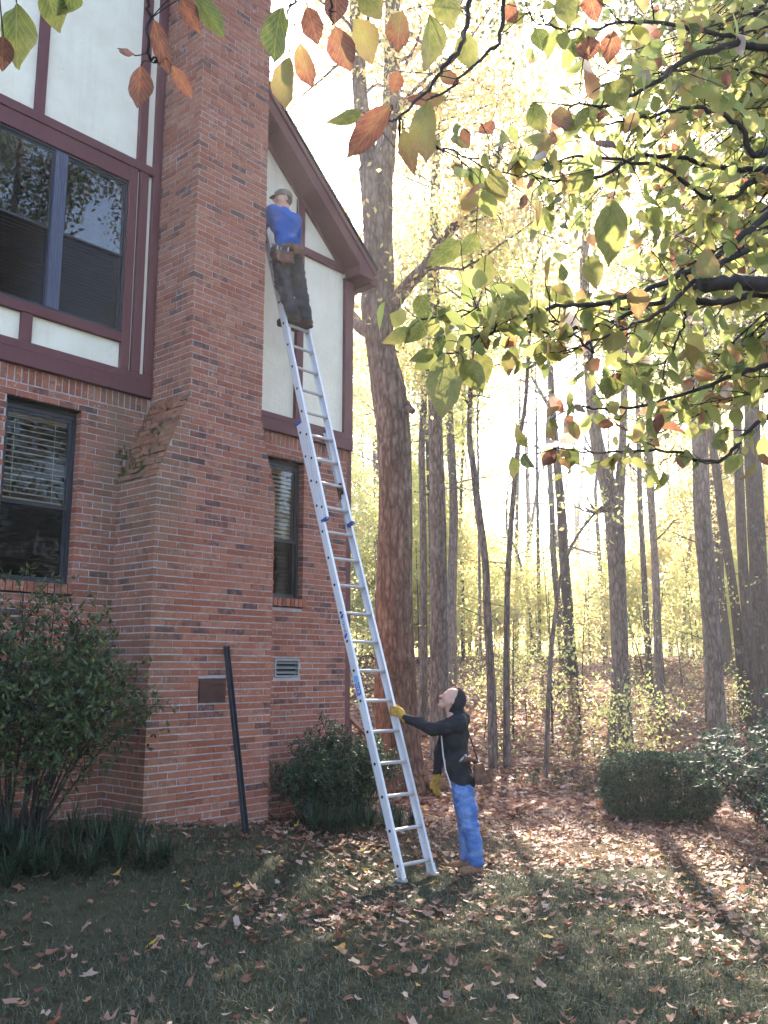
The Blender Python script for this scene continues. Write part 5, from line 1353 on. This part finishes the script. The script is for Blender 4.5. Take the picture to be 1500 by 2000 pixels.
# liriope borders
def border(name, lab, boxes, n, L0, L1):
    c = []
    for (x0, x1, y0, y1, k_) in boxes:
        xx = rng.uniform(x0, x1, k_); yy = rng.uniform(y0, y1, k_); c.append(np.stack([xx, yy, ground(xx, yy) - .01], 1))
    V, F = blades(np.concatenate(c), n, L0, L1, 1.0, .0085, 1.0, 1.15)
    tag(place(name, np_mesh(name, V, F, M['liriope'])), lab, 'border plants', None, 'stuff')
border('liriope_border', 'dark strappy border grass under the azalea against the house', [(2.6, 4.45, 5.95, 6.75, 80)], 55, .16, .34)
border('liriope_border', 'strappy border grass under the rounded shrub behind the ladder', [(6.45, 8.1, 6.42, 6.85, 60)], 46, .20, .36)
border('weed_tufts', 'low green ground cover along the edge of the lawn', [(*sorted((XY(16.4, 2.0)[0], XY(16.4, 4.6)[0])), *sorted((XY(16.4, 2.0)[1], XY(16.4, 4.6)[1])), 120)], 22, .06, .2)

# ---------------------------------------------------------------- lawn grass
def lawn():
    N = 235000
    s = np.sqrt(rng.uniform(1.2 ** 2, 10.8 ** 2, N)); t = rng.uniform(-.70, .66, N) * s
    x, y = SN * s + CS * t, CS * s - SN * t
    ok = ~((y > CY - .02) & (x < 6.4)) & (y < WY - .05)
    dens = .42 + .58 * sstep(-.5, .6, np.sin(2.1 * x + .7) * np.sin(1.7 * y + 1.1) + .5 * np.sin(5 * x + 2 * y)) 
    dens = dens * (1 - .75 * sstep(6.5, 10.5, s)) * (1 - .4 * sstep(.8, 3, t))
    ok &= rng.random(N) < dens
    x, y = x[ok], y[ok]
    c = np.stack([x, y, ground(x, y) - .004], 1)
    V, F = blades(c, 1, .025, .075, 1.1, .0055, .6, 1.0)
    tag(place('lawn_grass', np_mesh('lawn_grass', V, F, M['grass'])), 'short dark green lawn grass in shade', None, None, 'stuff')
lawn()
# ---------------------------------------------------------------- fallen leaves
def leaf_shape(kind):
    """lobed outline with a curled blade; unit length, in the xy plane"""
    if kind == 0: r = [.16, .46, .33, .56, .40, .62, .38, .54, .34, .44]       # maple-like
    elif kind == 1: r = [.10, .34, .25, .44, .30, .62, .28, .42, .26, .36]     # oak-like
    else: r = [.10, .36, .40, .44, .52, .66, .52, .44, .40, .36]               # simple
    n = len(r); ang = np.linspace(0, 2 * math.pi, n, endpoint=False) + math.pi
    p = np.stack([np.cos(ang) * r * np.array([1, 1, 1, 1, 1, 1, 1, 1, 1, 1]), np.sin(ang) * np.array(r) * (.9 if kind == 0 else .62), np.zeros(n)], 1)
    return np.vstack([[0, 0, 0], p])
LF = np.array([(0, i, i % 10 + 1) for i in range(1, 11)])
SHAPES = [leaf_shape(k) for k in (0, 1, 2)]
def curl(v, c1, c2, tw):
    w = v.copy(); r2 = v[..., 0] ** 2; w[..., 2] = c1 * v[..., 0] ** 2 + c2 * v[..., 1] ** 2 + tw * v[..., 0] * v[..., 1] + .02
    return w
def litter_density(s, t):
    d = 66.0 + 180 * sstep(4.9, 6.9, s + .35 * t) + 130 * sstep(7.5, 10, s + .5 * t) + 50 * sstep(10, 14, s)
    return d
def scatter(smin, smax, tmax, n):
    s = np.sqrt(rng.uniform(smin ** 2, smax ** 2, n)); t = rng.uniform(-tmax, tmax, n) * s
    x, y = SN * s + CS * t, CS * s - SN * t
    cl = .5 + .5 * np.sin(1.6 * x + .9 * np.sin(1.3 * y)) * np.sin(1.9 * y + 1.2 * np.sin(.8 * x)) + .35 * np.sin(4.3 * x + 1.1) * np.sin(3.7 * y)
    return s, t, x, y, cl
TINTS = [(0, .12), (.12, .3), (.3, .6), (.6, .82), (.82, .945), (.95, .975), (.98, 1)]
def litter():
    area = .66 * (13.5 ** 2 - 1.5 ** 2); n = int(area * 380)
    s, t, x, y, cl = scatter(1.5, 13.5, .66, n)
    ok = rng.random(n) * 380 < litter_density(s, t) * np.clip(cl + .25 * sstep(8, 11, s), .20, 1.4)
    ok &= ~((y > CY - .06) & (x < 6.45)) & (y < WY - .08)
    s, t, x, y = s[ok], t[ok], x[ok], y[ok]
    n = len(s); order = np.argsort(s + .0 * t); s, t, x, y = s[order], t[order], x[order], y[order]
    size = rng.uniform(.040, .100, n); yaw = rng.uniform(0, 6.28, n)
    tn = rng.random(n) ** 1.0; kind = rng.choice(3, n, p=[.36, .32, .32])
    tl = rng.normal(size=(n, 2)) * .24
    z = ground(x, y) + .020 + rng.uniform(0, .022, n)
    inview = np.abs(t) < .43 * s
    one = np.where(inview & (s > 3.8))[0][:300]
    names = ['dark brown', 'russet brown', 'tan brown', 'pinkish tan', 'pale grey tan', 'orange', 'yellow']
    meshes = {}
    sel = set(one.tolist())
    for i in one:
        b = next((j for j, (a, c) in enumerate(TINTS) if a <= tn[i] <= c), 2)
        key = (b, int(kind[i]), int(rng.integers(0, 6)))
        if key not in meshes:
            q = curl(SHAPES[key[1]] * rng.uniform(.65, 1.25, (11, 1)), rng.uniform(.1, 1.2), rng.uniform(-.3, 1.6), rng.uniform(-.8, .8)); q[:, 2] += rng.uniform(-.06, .06, 11)
            meshes[key] = np_mesh('fallen_leaf', q, LF, M['litter_one'], False, np.full(10, sum(TINTS[b]) / 2))
        o = place('fallen_leaf', meshes[key], None, (x[i], y[i], z[i] + .004), (tl[i, 0], tl[i, 1], yaw[i])); o.scale = (size[i],) * 3
        tag(o, names[b] + ' fallen leaf lying on the near lawn', 'leaf', names[b] + ' fallen leaves on the near lawn')
    rest_ = np.array([i for i in range(n) if i not in sel])
    Vs, Fs = [], []; off = 0
    for k in range(3):
        idx = rest_[kind[rest_] == k]; m = len(idx)
        q = np.repeat(SHAPES[k][None], m, 0) * rng.uniform(.62, 1.25, (m, 11, 1))
        q = curl(q, rng.uniform(.0, 1.0, (m, 1)), rng.uniform(-.3, 1.3, (m, 1)), rng.uniform(-.7, .7, (m, 1))) * size[idx][:, None, None]
        q[..., 2] += rng.uniform(-.07, .07, (m, 11)) * size[idx][:, None]
        q[..., 2] += q[..., 0] * tl[idx, 0][:, None] + q[..., 1] * tl[idx, 1][:, None]
        ca, sa = np.cos(yaw[idx])[:, None], np.sin(yaw[idx])[:, None]
        X = q[..., 0] * ca - q[..., 1] * sa + x[idx][:, None]; Y = q[..., 0] * sa + q[..., 1] * ca + y[idx][:, None]
        Vs.append(np.stack([X, Y, q[..., 2] + z[idx][:, None]], -1).reshape(-1, 3))
        Fs.append((LF[None] + np.arange(m)[:, None, None] * 11).reshape(-1, 3) + off); off += m * 11
    tag(place('leaf_litter', np_mesh('leaf_litter', np.concatenate(Vs), np.concatenate(Fs), M['litter'])), 'brown and pinkish fallen leaves covering the lawn', None, None, 'stuff')
    # woodland floor further off: small folded leaves
    n = 80000
    s, t, x, y, cl = scatter(12.5, 38, .5, n)
    ok = rng.random(n) < np.clip(1.25 - (s - 12) / 34, .25, 1)
    x, y, s = x[ok], y[ok], s[ok]
    C = np.stack([x, y, ground(x, y) + rng.uniform(.01, .07, len(x))], 1)
    v, f = leaf_quads(C, .16, .11, 0.0)
    mid = np.repeat(C, 4, axis=0); v = mid + (v - mid) * np.array([1, 1, .45])
    tag(place('woodland_litter', np_mesh('woodland_litter', v, f, M['litter'])), 'russet leaf litter on the wooded slope', None, None, 'stuff')
litter()

# ---------------------------------------------------------------- the dogwood whose boughs hang in front of the camera
DOG_LEAVES=[  # first rows, at the upper left: darker tints stand in for shade
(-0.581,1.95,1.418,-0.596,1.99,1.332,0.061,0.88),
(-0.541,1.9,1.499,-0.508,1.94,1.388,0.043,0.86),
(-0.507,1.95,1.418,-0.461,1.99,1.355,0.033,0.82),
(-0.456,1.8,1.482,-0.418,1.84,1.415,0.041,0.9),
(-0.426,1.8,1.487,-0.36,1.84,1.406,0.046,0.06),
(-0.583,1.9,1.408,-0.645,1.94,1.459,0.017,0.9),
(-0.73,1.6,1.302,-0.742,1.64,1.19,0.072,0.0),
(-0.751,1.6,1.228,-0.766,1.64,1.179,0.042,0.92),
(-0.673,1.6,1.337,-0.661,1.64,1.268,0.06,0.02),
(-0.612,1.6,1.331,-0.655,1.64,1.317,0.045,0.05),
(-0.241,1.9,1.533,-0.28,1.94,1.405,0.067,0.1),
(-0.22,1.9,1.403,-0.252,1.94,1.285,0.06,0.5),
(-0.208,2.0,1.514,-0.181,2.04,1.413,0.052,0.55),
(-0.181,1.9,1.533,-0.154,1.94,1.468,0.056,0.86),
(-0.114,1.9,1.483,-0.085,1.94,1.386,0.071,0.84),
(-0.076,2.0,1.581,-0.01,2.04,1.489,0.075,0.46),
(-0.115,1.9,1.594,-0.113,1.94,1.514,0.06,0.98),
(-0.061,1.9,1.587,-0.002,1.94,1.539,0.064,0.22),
(0.044,2.0,1.606,0.028,2.04,1.515,0.066,0.62),
(0.106,1.9,1.515,0.121,1.94,1.378,0.067,0.24),
(0.143,1.9,1.587,0.157,1.94,1.5,0.067,0.18),
(0.196,2.0,1.547,0.22,2.04,1.469,0.061,0.26),
(0.014,1.9,1.281,-0.086,1.94,1.167,0.067,0.8),
(-0.055,2.1,1.397,-0.142,2.14,1.386,0.038,0.2),
(0.101,1.9,1.29,0.093,1.94,1.154,0.071,0.44),
(0.045,2.0,1.284,0.078,2.04,1.187,0.048,0.48),
(0.039,2.1,1.51,0.02,2.14,1.476,0.045,0.8),
(0.142,2.1,1.507,0.19,2.14,1.509,0.036,0.55),
(0.16,2.1,1.434,0.067,2.14,1.447,0.038,0.6),
(0.492,1.8,0.992,0.487,1.84,0.859,0.073,0.3),
(0.263,2.2,1.052,0.26,2.24,0.977,0.057,0.3),
(0.14,2.0,0.717,0.138,2.04,0.567,0.084,0.3),
(0.192,2.1,0.737,0.241,2.14,0.668,0.064,0.32),
(0.071,2.3,0.896,0.007,2.34,0.865,0.044,0.2),
(0.169,2.2,0.775,0.132,2.24,0.706,0.062,0.96),
(0.137,2.3,0.932,0.053,2.34,0.871,0.057,0.22),
(0.245,2.3,0.824,0.282,2.34,0.759,0.057,0.3),
(0.335,2.2,1.786,0.368,2.24,1.758,0.045,0.85),
(0.424,1.9,1.58,0.449,1.94,1.514,0.064,0.3),
(0.484,1.9,1.58,0.509,1.94,1.524,0.054,0.8),
(0.414,2.2,1.712,0.437,2.24,1.68,0.05,0.1),
(0.24,2.2,1.116,0.209,2.24,1.071,0.05,0.22),
(0.2,2.2,1.095,0.115,2.24,1.043,0.057,0.2),
(0.271,2.1,1.238,0.306,2.14,1.163,0.059,0.4),
(0.397,2.2,1.49,0.429,2.24,1.426,0.057,0.14),
(0.554,2.2,1.297,0.479,2.24,1.247,0.062,0.16),
(0.55,2.0,1.41,0.596,2.04,1.375,0.07,0.3),
(0.505,2.0,1.535,0.512,2.04,1.495,0.063,0.75),
(0.568,2.0,1.55,0.557,2.04,1.488,0.052,0.8),
(0.579,2.4,1.148,0.614,2.44,1.073,0.06,0.28),
(0.839,2.2,0.996,0.851,2.24,1.071,0.062,0.5),
(0.23,2.4,1.544,0.244,2.44,1.504,0.041,0.82),
(0.271,2.3,1.495,0.311,2.34,1.487,0.052,0.75),
(0.33,2.2,0.968,0.349,2.24,0.873,0.075,0.3),
(0.455,2.3,1.012,0.517,2.34,0.978,0.057,0.34),
(0.622,2.3,0.896,0.616,2.34,0.839,0.068,0.5),
(0.655,2.5,0.827,0.656,2.54,0.778,0.074,0.2),
(0.676,2.3,1.012,0.697,2.34,0.941,0.06,0.6),
]
DOG_BRANCH=[
([(1.4,2.6,1.673),(1.145,2.56,1.484),(0.999,2.52,1.377),(0.837,2.48,1.462),(0.601,2.44,1.479),(0.457,2.4,1.431)],(0.012,0.002)),
([(1.335,2.5,1.474),(1.121,2.46,1.303),(0.947,2.41,1.155),(0.754,2.37,1.043),(0.598,2.33,0.98),(0.45,2.29,0.948),(0.28,2.24,0.86),(0.156,2.2,0.788)],(0.012,0.0025)),
([(1.376,2.6,1.379),(1.126,2.55,1.269),(0.899,2.5,1.1),(0.746,2.45,1.016),(0.571,2.4,0.935),(0.405,2.35,0.901),(0.274,2.3,0.896)],(0.012,0.0022)),
([(1.304,2.4,1.336),(1.081,2.38,1.192),(0.894,2.36,1.083),(0.754,2.34,0.956),(0.62,2.32,0.889),(0.476,2.3,0.824)],(0.011,0.002)),
([(1.447,2.7,1.646),(1.188,2.65,1.563),(1.007,2.6,1.55),(0.801,2.55,1.555),(0.644,2.5,1.449),(0.495,2.45,1.412),(0.368,2.4,1.415)],(0.011,0.002)),
([(1.385,2.5,1.694),(1.142,2.42,1.815),(0.927,2.34,1.747),(0.734,2.26,1.585),(0.61,2.18,1.477),(0.457,2.1,1.416)],(0.014,0.002)),
([(1.368,2.5,1.867),(1.121,2.46,1.5),(1.035,2.42,1.573),(0.903,2.38,1.596),(0.726,2.34,1.537),(0.556,2.3,1.488)],(0.012,0.002)),
([(1.535,2.9,1.13),(1.258,2.84,0.983),(1.097,2.78,0.911),(0.877,2.72,0.825),(0.701,2.66,0.774),(0.579,2.6,0.772)],(0.011,0.002)),
([(1.384,2.6,1.111),(1.158,2.58,1.111),(0.979,2.56,1.078),(0.882,2.54,1.093),(0.722,2.52,1.045),(0.598,2.5,1.052)],(0.016,0.002)),
([(1.281,2.4,1.056),(1.065,2.37,1.049),(0.952,2.33,1.037),(0.855,2.3,1.018)],(0.024,0.019)),
([(1.575,3.0,1.02),(1.261,2.96,0.808),(1.1,2.92,0.675),(0.92,2.88,0.7),(0.709,2.84,0.682),(0.537,2.8,0.689)],(0.009,0.002)),
([(0.217,2.0,1.692),(0.194,1.99,1.514),(0.149,1.98,1.437),(0.104,1.97,1.362),(0.036,1.96,1.294),(-0.006,1.95,1.268)],(0.007,0.002)),
([(0.321,2.1,1.762),(0.294,2.08,1.586),(0.238,2.05,1.502),(0.152,2.02,1.4),(0.1,2.0,1.362)],(0.006,0.002)),
([(-0.552,1.85,1.592),(-0.55,1.88,1.506),(-0.551,1.9,1.419),(-0.544,1.93,1.417),(-0.536,1.95,1.418)],(0.005,0.002)),
([(-0.13,1.85,1.592),(-0.125,1.88,1.519),(-0.12,1.9,1.486)],(0.004,0.002)),
([(-0.195,1.9,1.635),(-0.211,1.9,1.553),(-0.229,1.9,1.526)],(0.004,0.002)),
([(0.039,2.1,1.28),(0.145,2.13,1.315),(0.279,2.17,1.278),(0.418,2.2,1.268)],(0.003,0.0018)),
([(0.558,2.3,0.824),(0.474,2.27,0.886),(0.362,2.25,0.919),(0.239,2.23,0.923),(0.131,2.2,0.885)],(0.0035,0.0018)),
([(0.897,2.5,1.052),(0.871,2.52,0.984),(0.845,2.55,0.914),(0.79,2.58,0.875),(0.69,2.6,0.868)],(0.004,0.0015)),
([(1.103,2.4,1.809),(0.935,2.35,1.821),(0.728,2.3,1.815),(0.54,2.25,1.743),(0.404,2.2,1.736)],(0.008,0.002)),
]

dog = thing('dogwood_tree', (*XY(2.7, 1.95), float(ground(*XY(2.7, 1.95)))), 'dogwood with large green and red autumn leaves hanging close overhead', 'tree')
bx, by = XY(2.7, 1.95); bz = float(ground(bx, by))
tp = smooth(np.array([(bx, by, bz - .1, .085), (bx + .05, by - .05, bz + 1.2, .07), (bx - .02, by + .02, bz + 2.2, .055), (*XY(2.5, 1.8), 2.0, .035), (*XY(2.2, 1.5), 2.9, .018)]), 24)
m_ = MB(); m_.tube(tp[:, :3], tp[:, 3], 12, .06); m_.build('trunk', M['dark_bark'], dog, True)
def W3(q): return np.array([*XY(q[1], q[0]), q[2]])
tw_pts = []
OVER = [W3((1.2, 1.9, 1.95)), W3((.55, 1.75, 1.75)), W3((0.0, 1.7, 1.62)), W3((-.55, 1.7, 1.55))]     # bough above the picture
m_ = MB(); ov = smooth([tp[18, :3]] + OVER, 24); m_.tube(ov, np.linspace(.022, .008, 24), 8, .05); m_.build('bough', M['twig'], dog, True)
for pts_, (r0, r1) in DOG_BRANCH:
    P = np.array([W3(q) for q in pts_])
    n = 6 * len(P); Q = smooth(P, n); Q[1:-1] += rng.normal(size=(n - 2, 3)) * .0035
    m_ = MB(); m_.tube(Q, np.linspace(r0, r1, n), 7, .06)
    start = Q[0]; pool = tp[8:, :3] if r0 > .015 else np.concatenate([tp[:, :3], ov] + tw_pts); anchor = pool[np.argmin(np.linalg.norm(pool - start, axis=1) + .0)]
    if np.linalg.norm(anchor - start) > .02: m_.tube(smooth([anchor, (anchor + start) / 2 + np.array([0, 0, .02]), start], 6), np.linspace(r0 * 1.4, r0, 6), 7, .05)
    m_.build('bough' if r0 > .008 else 'twig', M['twig'], dog, True)
    tw_pts.append(Q)
# side twigs
sp = MB(); tips = []
fwd = np.array([SN, CS, 0.]); rgt = np.array([CS, -SN, 0.])
for Q in tw_pts[:9] + tw_pts[10:11] + tw_pts[16:]:
    n = len(Q)
    for k_ in range(int(n * .18), n, 2):
        d = unit(unit(Q[min(k_ + 1, n - 1)] - Q[k_ - 1]) + rng.normal(size=3) * .75); L = rng.uniform(.05, .20)
        p_, r_ = limb(Q[k_], d, L, .0026, 6, .1, .3); sp.tube(p_, r_, 4, cap=False)
        tips += [p_[-1], p_[3]]
    tips.append(Q[-1])
tag(sp.build('twigs', M['twig'], dog, True), kind='stuff')
def dog_mesh(tint0, tint1, bend, fold, wav, seed):
    """ovate pointed blade with a fold along the midrib; unit length along x"""
    r_ = np.random.default_rng(seed)
    xs = np.array([0, .06, .16, .28, .42, .56, .70, .82, .92, 1.0]); ws = np.array([.02, .15, .31, .42, .47, .45, .36, .23, .10, .0])
    V = []; 
    for x_, w_ in zip(xs, ws):
        for q in (-1, -.5, 0, .5, 1):
            e = r_.normal() * .017 if abs(q) == 1 else 0
            V.append((x_, q * (w_ + e), -bend * x_ * x_ + fold * abs(q) * w_ + wav * math.sin(9 * x_ + 2 * q) * abs(q) * .5 - .02 * math.sin(24 * x_) * (1 if abs(q) == .5 else 0)))
    F, T = [], [np.clip(tint0 + (tint1 - tint0) * x_ ** 1.3 + .10 * (q - 2.0) ** 2 / 4 + r_.normal() * .02, 0, 1) for x_ in xs for q in range(5)]
    for i in range(9):
        for j in range(4):
            k = i * 5 + j; F.append((k, k + 1, k + 6, k + 5))
    return np_mesh('leaf', np.array(V), np.array(F), M['dog_leaf'], True, np.array(T))
pet = {}
DM = {}
def dog_leaf(base, tip, width, tn, roll, key=None):
    base, tip = np.asarray(base, float), np.asarray(tip, float); L = np.linalg.norm(tip - base)
    key = key or (round(tn, 1), int(rng.integers(0, 4)))
    if key not in DM:
        t0 = key[0]; up_ = rng.uniform(-.05, .35)
        DM[key] = dog_mesh(max(t0 - .1, 0), min(t0 + up_, .97), rng.uniform(-.25, .5), rng.uniform(.0, .45), rng.uniform(0, .18), int(rng.integers(0, 9999)))
    x = Vector((tip - base) / L); v_ = Vector(unit((base + tip) / 2))
    y = v_.cross(x); y.normalize(); y = (Matrix.Rotation(roll, 3, x) @ y); z = x.cross(y)
    o = place('leaf', DM[key], dog)
    mt = Matrix((x * L, y * (width / .94), z * L)).transposed().to_4x4(); mt.translation = Vector(base)
    o.matrix_basis = mt
    return o
n_single = 0
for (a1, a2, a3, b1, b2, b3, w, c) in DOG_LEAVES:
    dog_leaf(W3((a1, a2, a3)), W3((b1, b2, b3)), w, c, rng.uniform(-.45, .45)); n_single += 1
st = MB()
for (a1, a2, a3, *_) in DOG_LEAVES:                            # leaf stalks up to the nearest twig
    p = W3((a1, a2, a3)); allp = np.concatenate(tw_pts); j = np.argmin(np.linalg.norm(allp - p, axis=1)); q = allp[j]
    if np.linalg.norm(q - p) > .30: q = p + np.array([rng.normal() * .03, rng.normal() * .03, .26])
    st.tube(smooth([q, (p + q) / 2 + rng.normal(size=3) * .006 + np.array([0, 0, .006]), p], 6), [.0016] * 6, 4, cap=False)
tag(st.build('leaf_stalks', M['twig'], dog, True), kind='stuff')
tips = np.array(tips); order = rng.permutation(len(tips))
far_v, far_f, off = [], [], 0
for j in order:
    p = tips[j]
    for q in range(int(rng.integers(1, 3))):
        d = unit(np.array([0, 0, -.75]) + rng.normal(size=3) * .6); L = rng.uniform(.040, .088)
        b = p + rng.normal(size=3) * .012
        s_, t_ = ST(*b[:2])
        tn = float(np.clip(rng.choice([.08, .2, .28, .34, .42, .5, .62, .74, .84, .97], p=[.12, .18, .20, .16, .12, .07, .05, .04, .03, .03]), 0, 1))
        if n_single < 300:
            dog_leaf(b, b + d * L, L * rng.uniform(.5, .66), tn, rng.uniform(-1.3, 1.3)); n_single += 1
        else:
            far_v.append((b, d, L, tn))
def leaves_joined(items, name):
    Vs, Fs, Ts = [], [], []; off = 0
    for (b, d, L, tn) in items:
        xs = np.array([0, .25, .5, .8, 1.0]); ws = np.array([.03, .26, .30, .15, 0]) * 1.0
        side = unit(np.cross(d, rng.normal(size=3))); nn = np.cross(d, side)
        p = [b + d * L * x_ + side * L * w_ * g_ + nn * L * (.2 * abs(g_) * w_ - .12 * x_ * x_) for x_, w_ in zip(xs, ws) for g_ in (-1, 0, 1)]
        Vs += p
        for i in range(4):
            for j in range(2):
                k = off + i * 3 + j; Fs.append((k, k + 1, k + 4, k + 3)); Ts.append(np.clip(tn + .15 * xs[i] + rng.normal() * .02, 0, .98))
        off += 15
    return tag(place(name, np_mesh(name, np.array(Vs), np.array(Fs), M['dog_far'], True, np.array(Ts)), dog), kind='stuff')
ext = []
for i in range(900):                                          # loose leaves out of view over the camera, added to darken the foreground
    c = W3((rng.uniform(-.9, 2.6), rng.uniform(.1, 3.2), rng.uniform(2.25, 3.6)))
    ext.append((c, unit(np.array([0, 0, -.7]) + rng.normal(size=3) * .6), rng.uniform(.07, .12), float(rng.uniform(.1, .8))))
far_v += [e for e in ext if e[0][2] > .72 * ST(*e[0][:2])[0] + .95]
# its flat layered boughs further out, to the right of the view
sp2 = MB()
for i in range(80):
    s1 = rng.uniform(2.9, 5.0); z1 = rng.uniform(.16, .86) * s1 - .05; t1 = rng.uniform(.16, .50) * s1 * (1 if z1 > .30 * s1 else 1.2) + .10
    if i > 66: z1 = rng.uniform(.5, .86) * s1; t1 = rng.uniform(.27, .46) * s1
    if z1 < .33 * s1 and t1 < .27 * s1: t1 += .14 * s1
    e = W3((t1, s1, z1)); b0 =  W3((rng.uniform(1.8, 2.4), rng.uniform(2.8, 3.8), z1 + rng.uniform(.0, .6)))
    Q = smooth([b0, (b0 + e) / 2 + np.array([0, 0, .10]) + rng.normal(size=3) * .06, e], 14); sp2.tube(Q, np.linspace(.008, .002, 14), 5, cap=False)
    for k_ in range(3, 14):
        for q in range(2):
            p_, r_ = limb(Q[k_], unit(unit(Q[min(k_ + 1, 13)] - Q[k_ - 1]) + rng.normal(size=3) * np.array([.8, .8, .25])), rng.uniform(.10, .34), .0026, 6, .1, .25); sp2.tube(p_, r_, 3, cap=False)
            for w in range(int(rng.integers(1, 4))):
                far_v.append((p_[int(rng.integers(2, 6))] + rng.normal(size=3) * .015, unit(np.array([0, 0, -.55]) + rng.normal(size=3) * .6), rng.uniform(.055, .110), float(rng.choice([.1, .22, .32, .4, .5, .6, .72, .82, .95], p=[.16, .20, .20, .16, .10, .06, .05, .04, .03]))))
tag(sp2.build('twigs', M['twig'], dog, True), kind='stuff')
leaves_joined(far_v, 'foliage')

# ---------------------------------------------------------------- small things by the house
x0, y0 = 5.505, 6.37
p0 = np.array((x0, y0, float(ground(x0, y0)) - .02)); p1 = np.array((5.70, 6.965, .21))
bar_ = thing('gutter_offcut', tuple(p0), 'long black metal gutter strip leaning upright against the chimney', 'gutter')
d = unit(p1 - p0); m_ = MB(); sx_ = np.array([1., 0, 0]); ny_ = unit(np.cross(sx_, d)); c = (p0 + p1) / 2; h = (p1 - p0) / 2
m_.obox(c, h, sx_ * .0015, ny_ * .020); m_.obox(c + sx_ * .022 - ny_ * .0185, h, sx_ * .0205, ny_ * .0015); m_.obox(c + sx_ * .044, h, sx_ * .0015, ny_ * .020); m_.obox(c + sx_ * .022 - ny_ * .012, h, sx_ * .003, ny_ * .005)
m_.build('channel', plain_mat('scuffed_black_metal', (.035, .042, .055), .4, .3, .6, 30, .4), bar_)
m_ = MB()
for q in (.03, .32, .50, .72, .97): m_.obox(p0 + (p1 - p0) * q + sx_ * rng.uniform(.006, .036) - ny_ * .0202, d * rng.uniform(.02, .05), sx_ * .005, ny_ * .0006)
tag(m_.build('paint_scuffs', plain_mat('scuff', (.34, .34, .42), .6), bar_), kind='stuff')
# stair railing behind the house corner
rx, ry = XY(12.0, -.45); rail = thing('stair_railing', (rx, ry, float(ground(rx, ry))), 'sloping red brown handrail behind the house corner', 'railing')
a_ = np.array([*XY(12.0, -.62), -.46]); b_ = np.array([*XY(11.7, -.14), -.90])
m_ = MB(); m_.bar(a_, b_, .09, .035); m_.build('handrail', M['wood_rail'], rail)
for q in (.1, .38, .66, .94):
    p_ = a_ + (b_ - a_) * q; m_ = MB(); m_.bar((p_[0], p_[1], float(ground(p_[0], p_[1])) - .05), (p_[0], p_[1], p_[2] - .02), .035, .035, (1, 0, 0)); m_.build('baluster', M['wood_rail'], rail)
# ---------------------------------------------------------------- hazy backlit air of the clearing
hm = bpy.data.materials.new('haze')
hm.use_nodes = True
hn = hm.node_tree.nodes
for n_ in list(hn):
    if n_.type == 'BSDF_PRINCIPLED': hn.remove(n_)
vol = hn.new('ShaderNodeVolumePrincipled')
vol.inputs['Color'].default_value = (.95, .915, .94, 1)
vol.inputs['Density'].default_value = .0026
vol.inputs['Anisotropy'].default_value = .62
hm.node_tree.links.new(vol.outputs[0], hn['Material Output'].inputs['Volume'])
m_ = MB(); m_.box(-300, 330, -300, 330, -5, 32)
o = m_.build('haze', hm); tag(o, 'thin pale haze hanging between the trees', None, None, 'stuff')
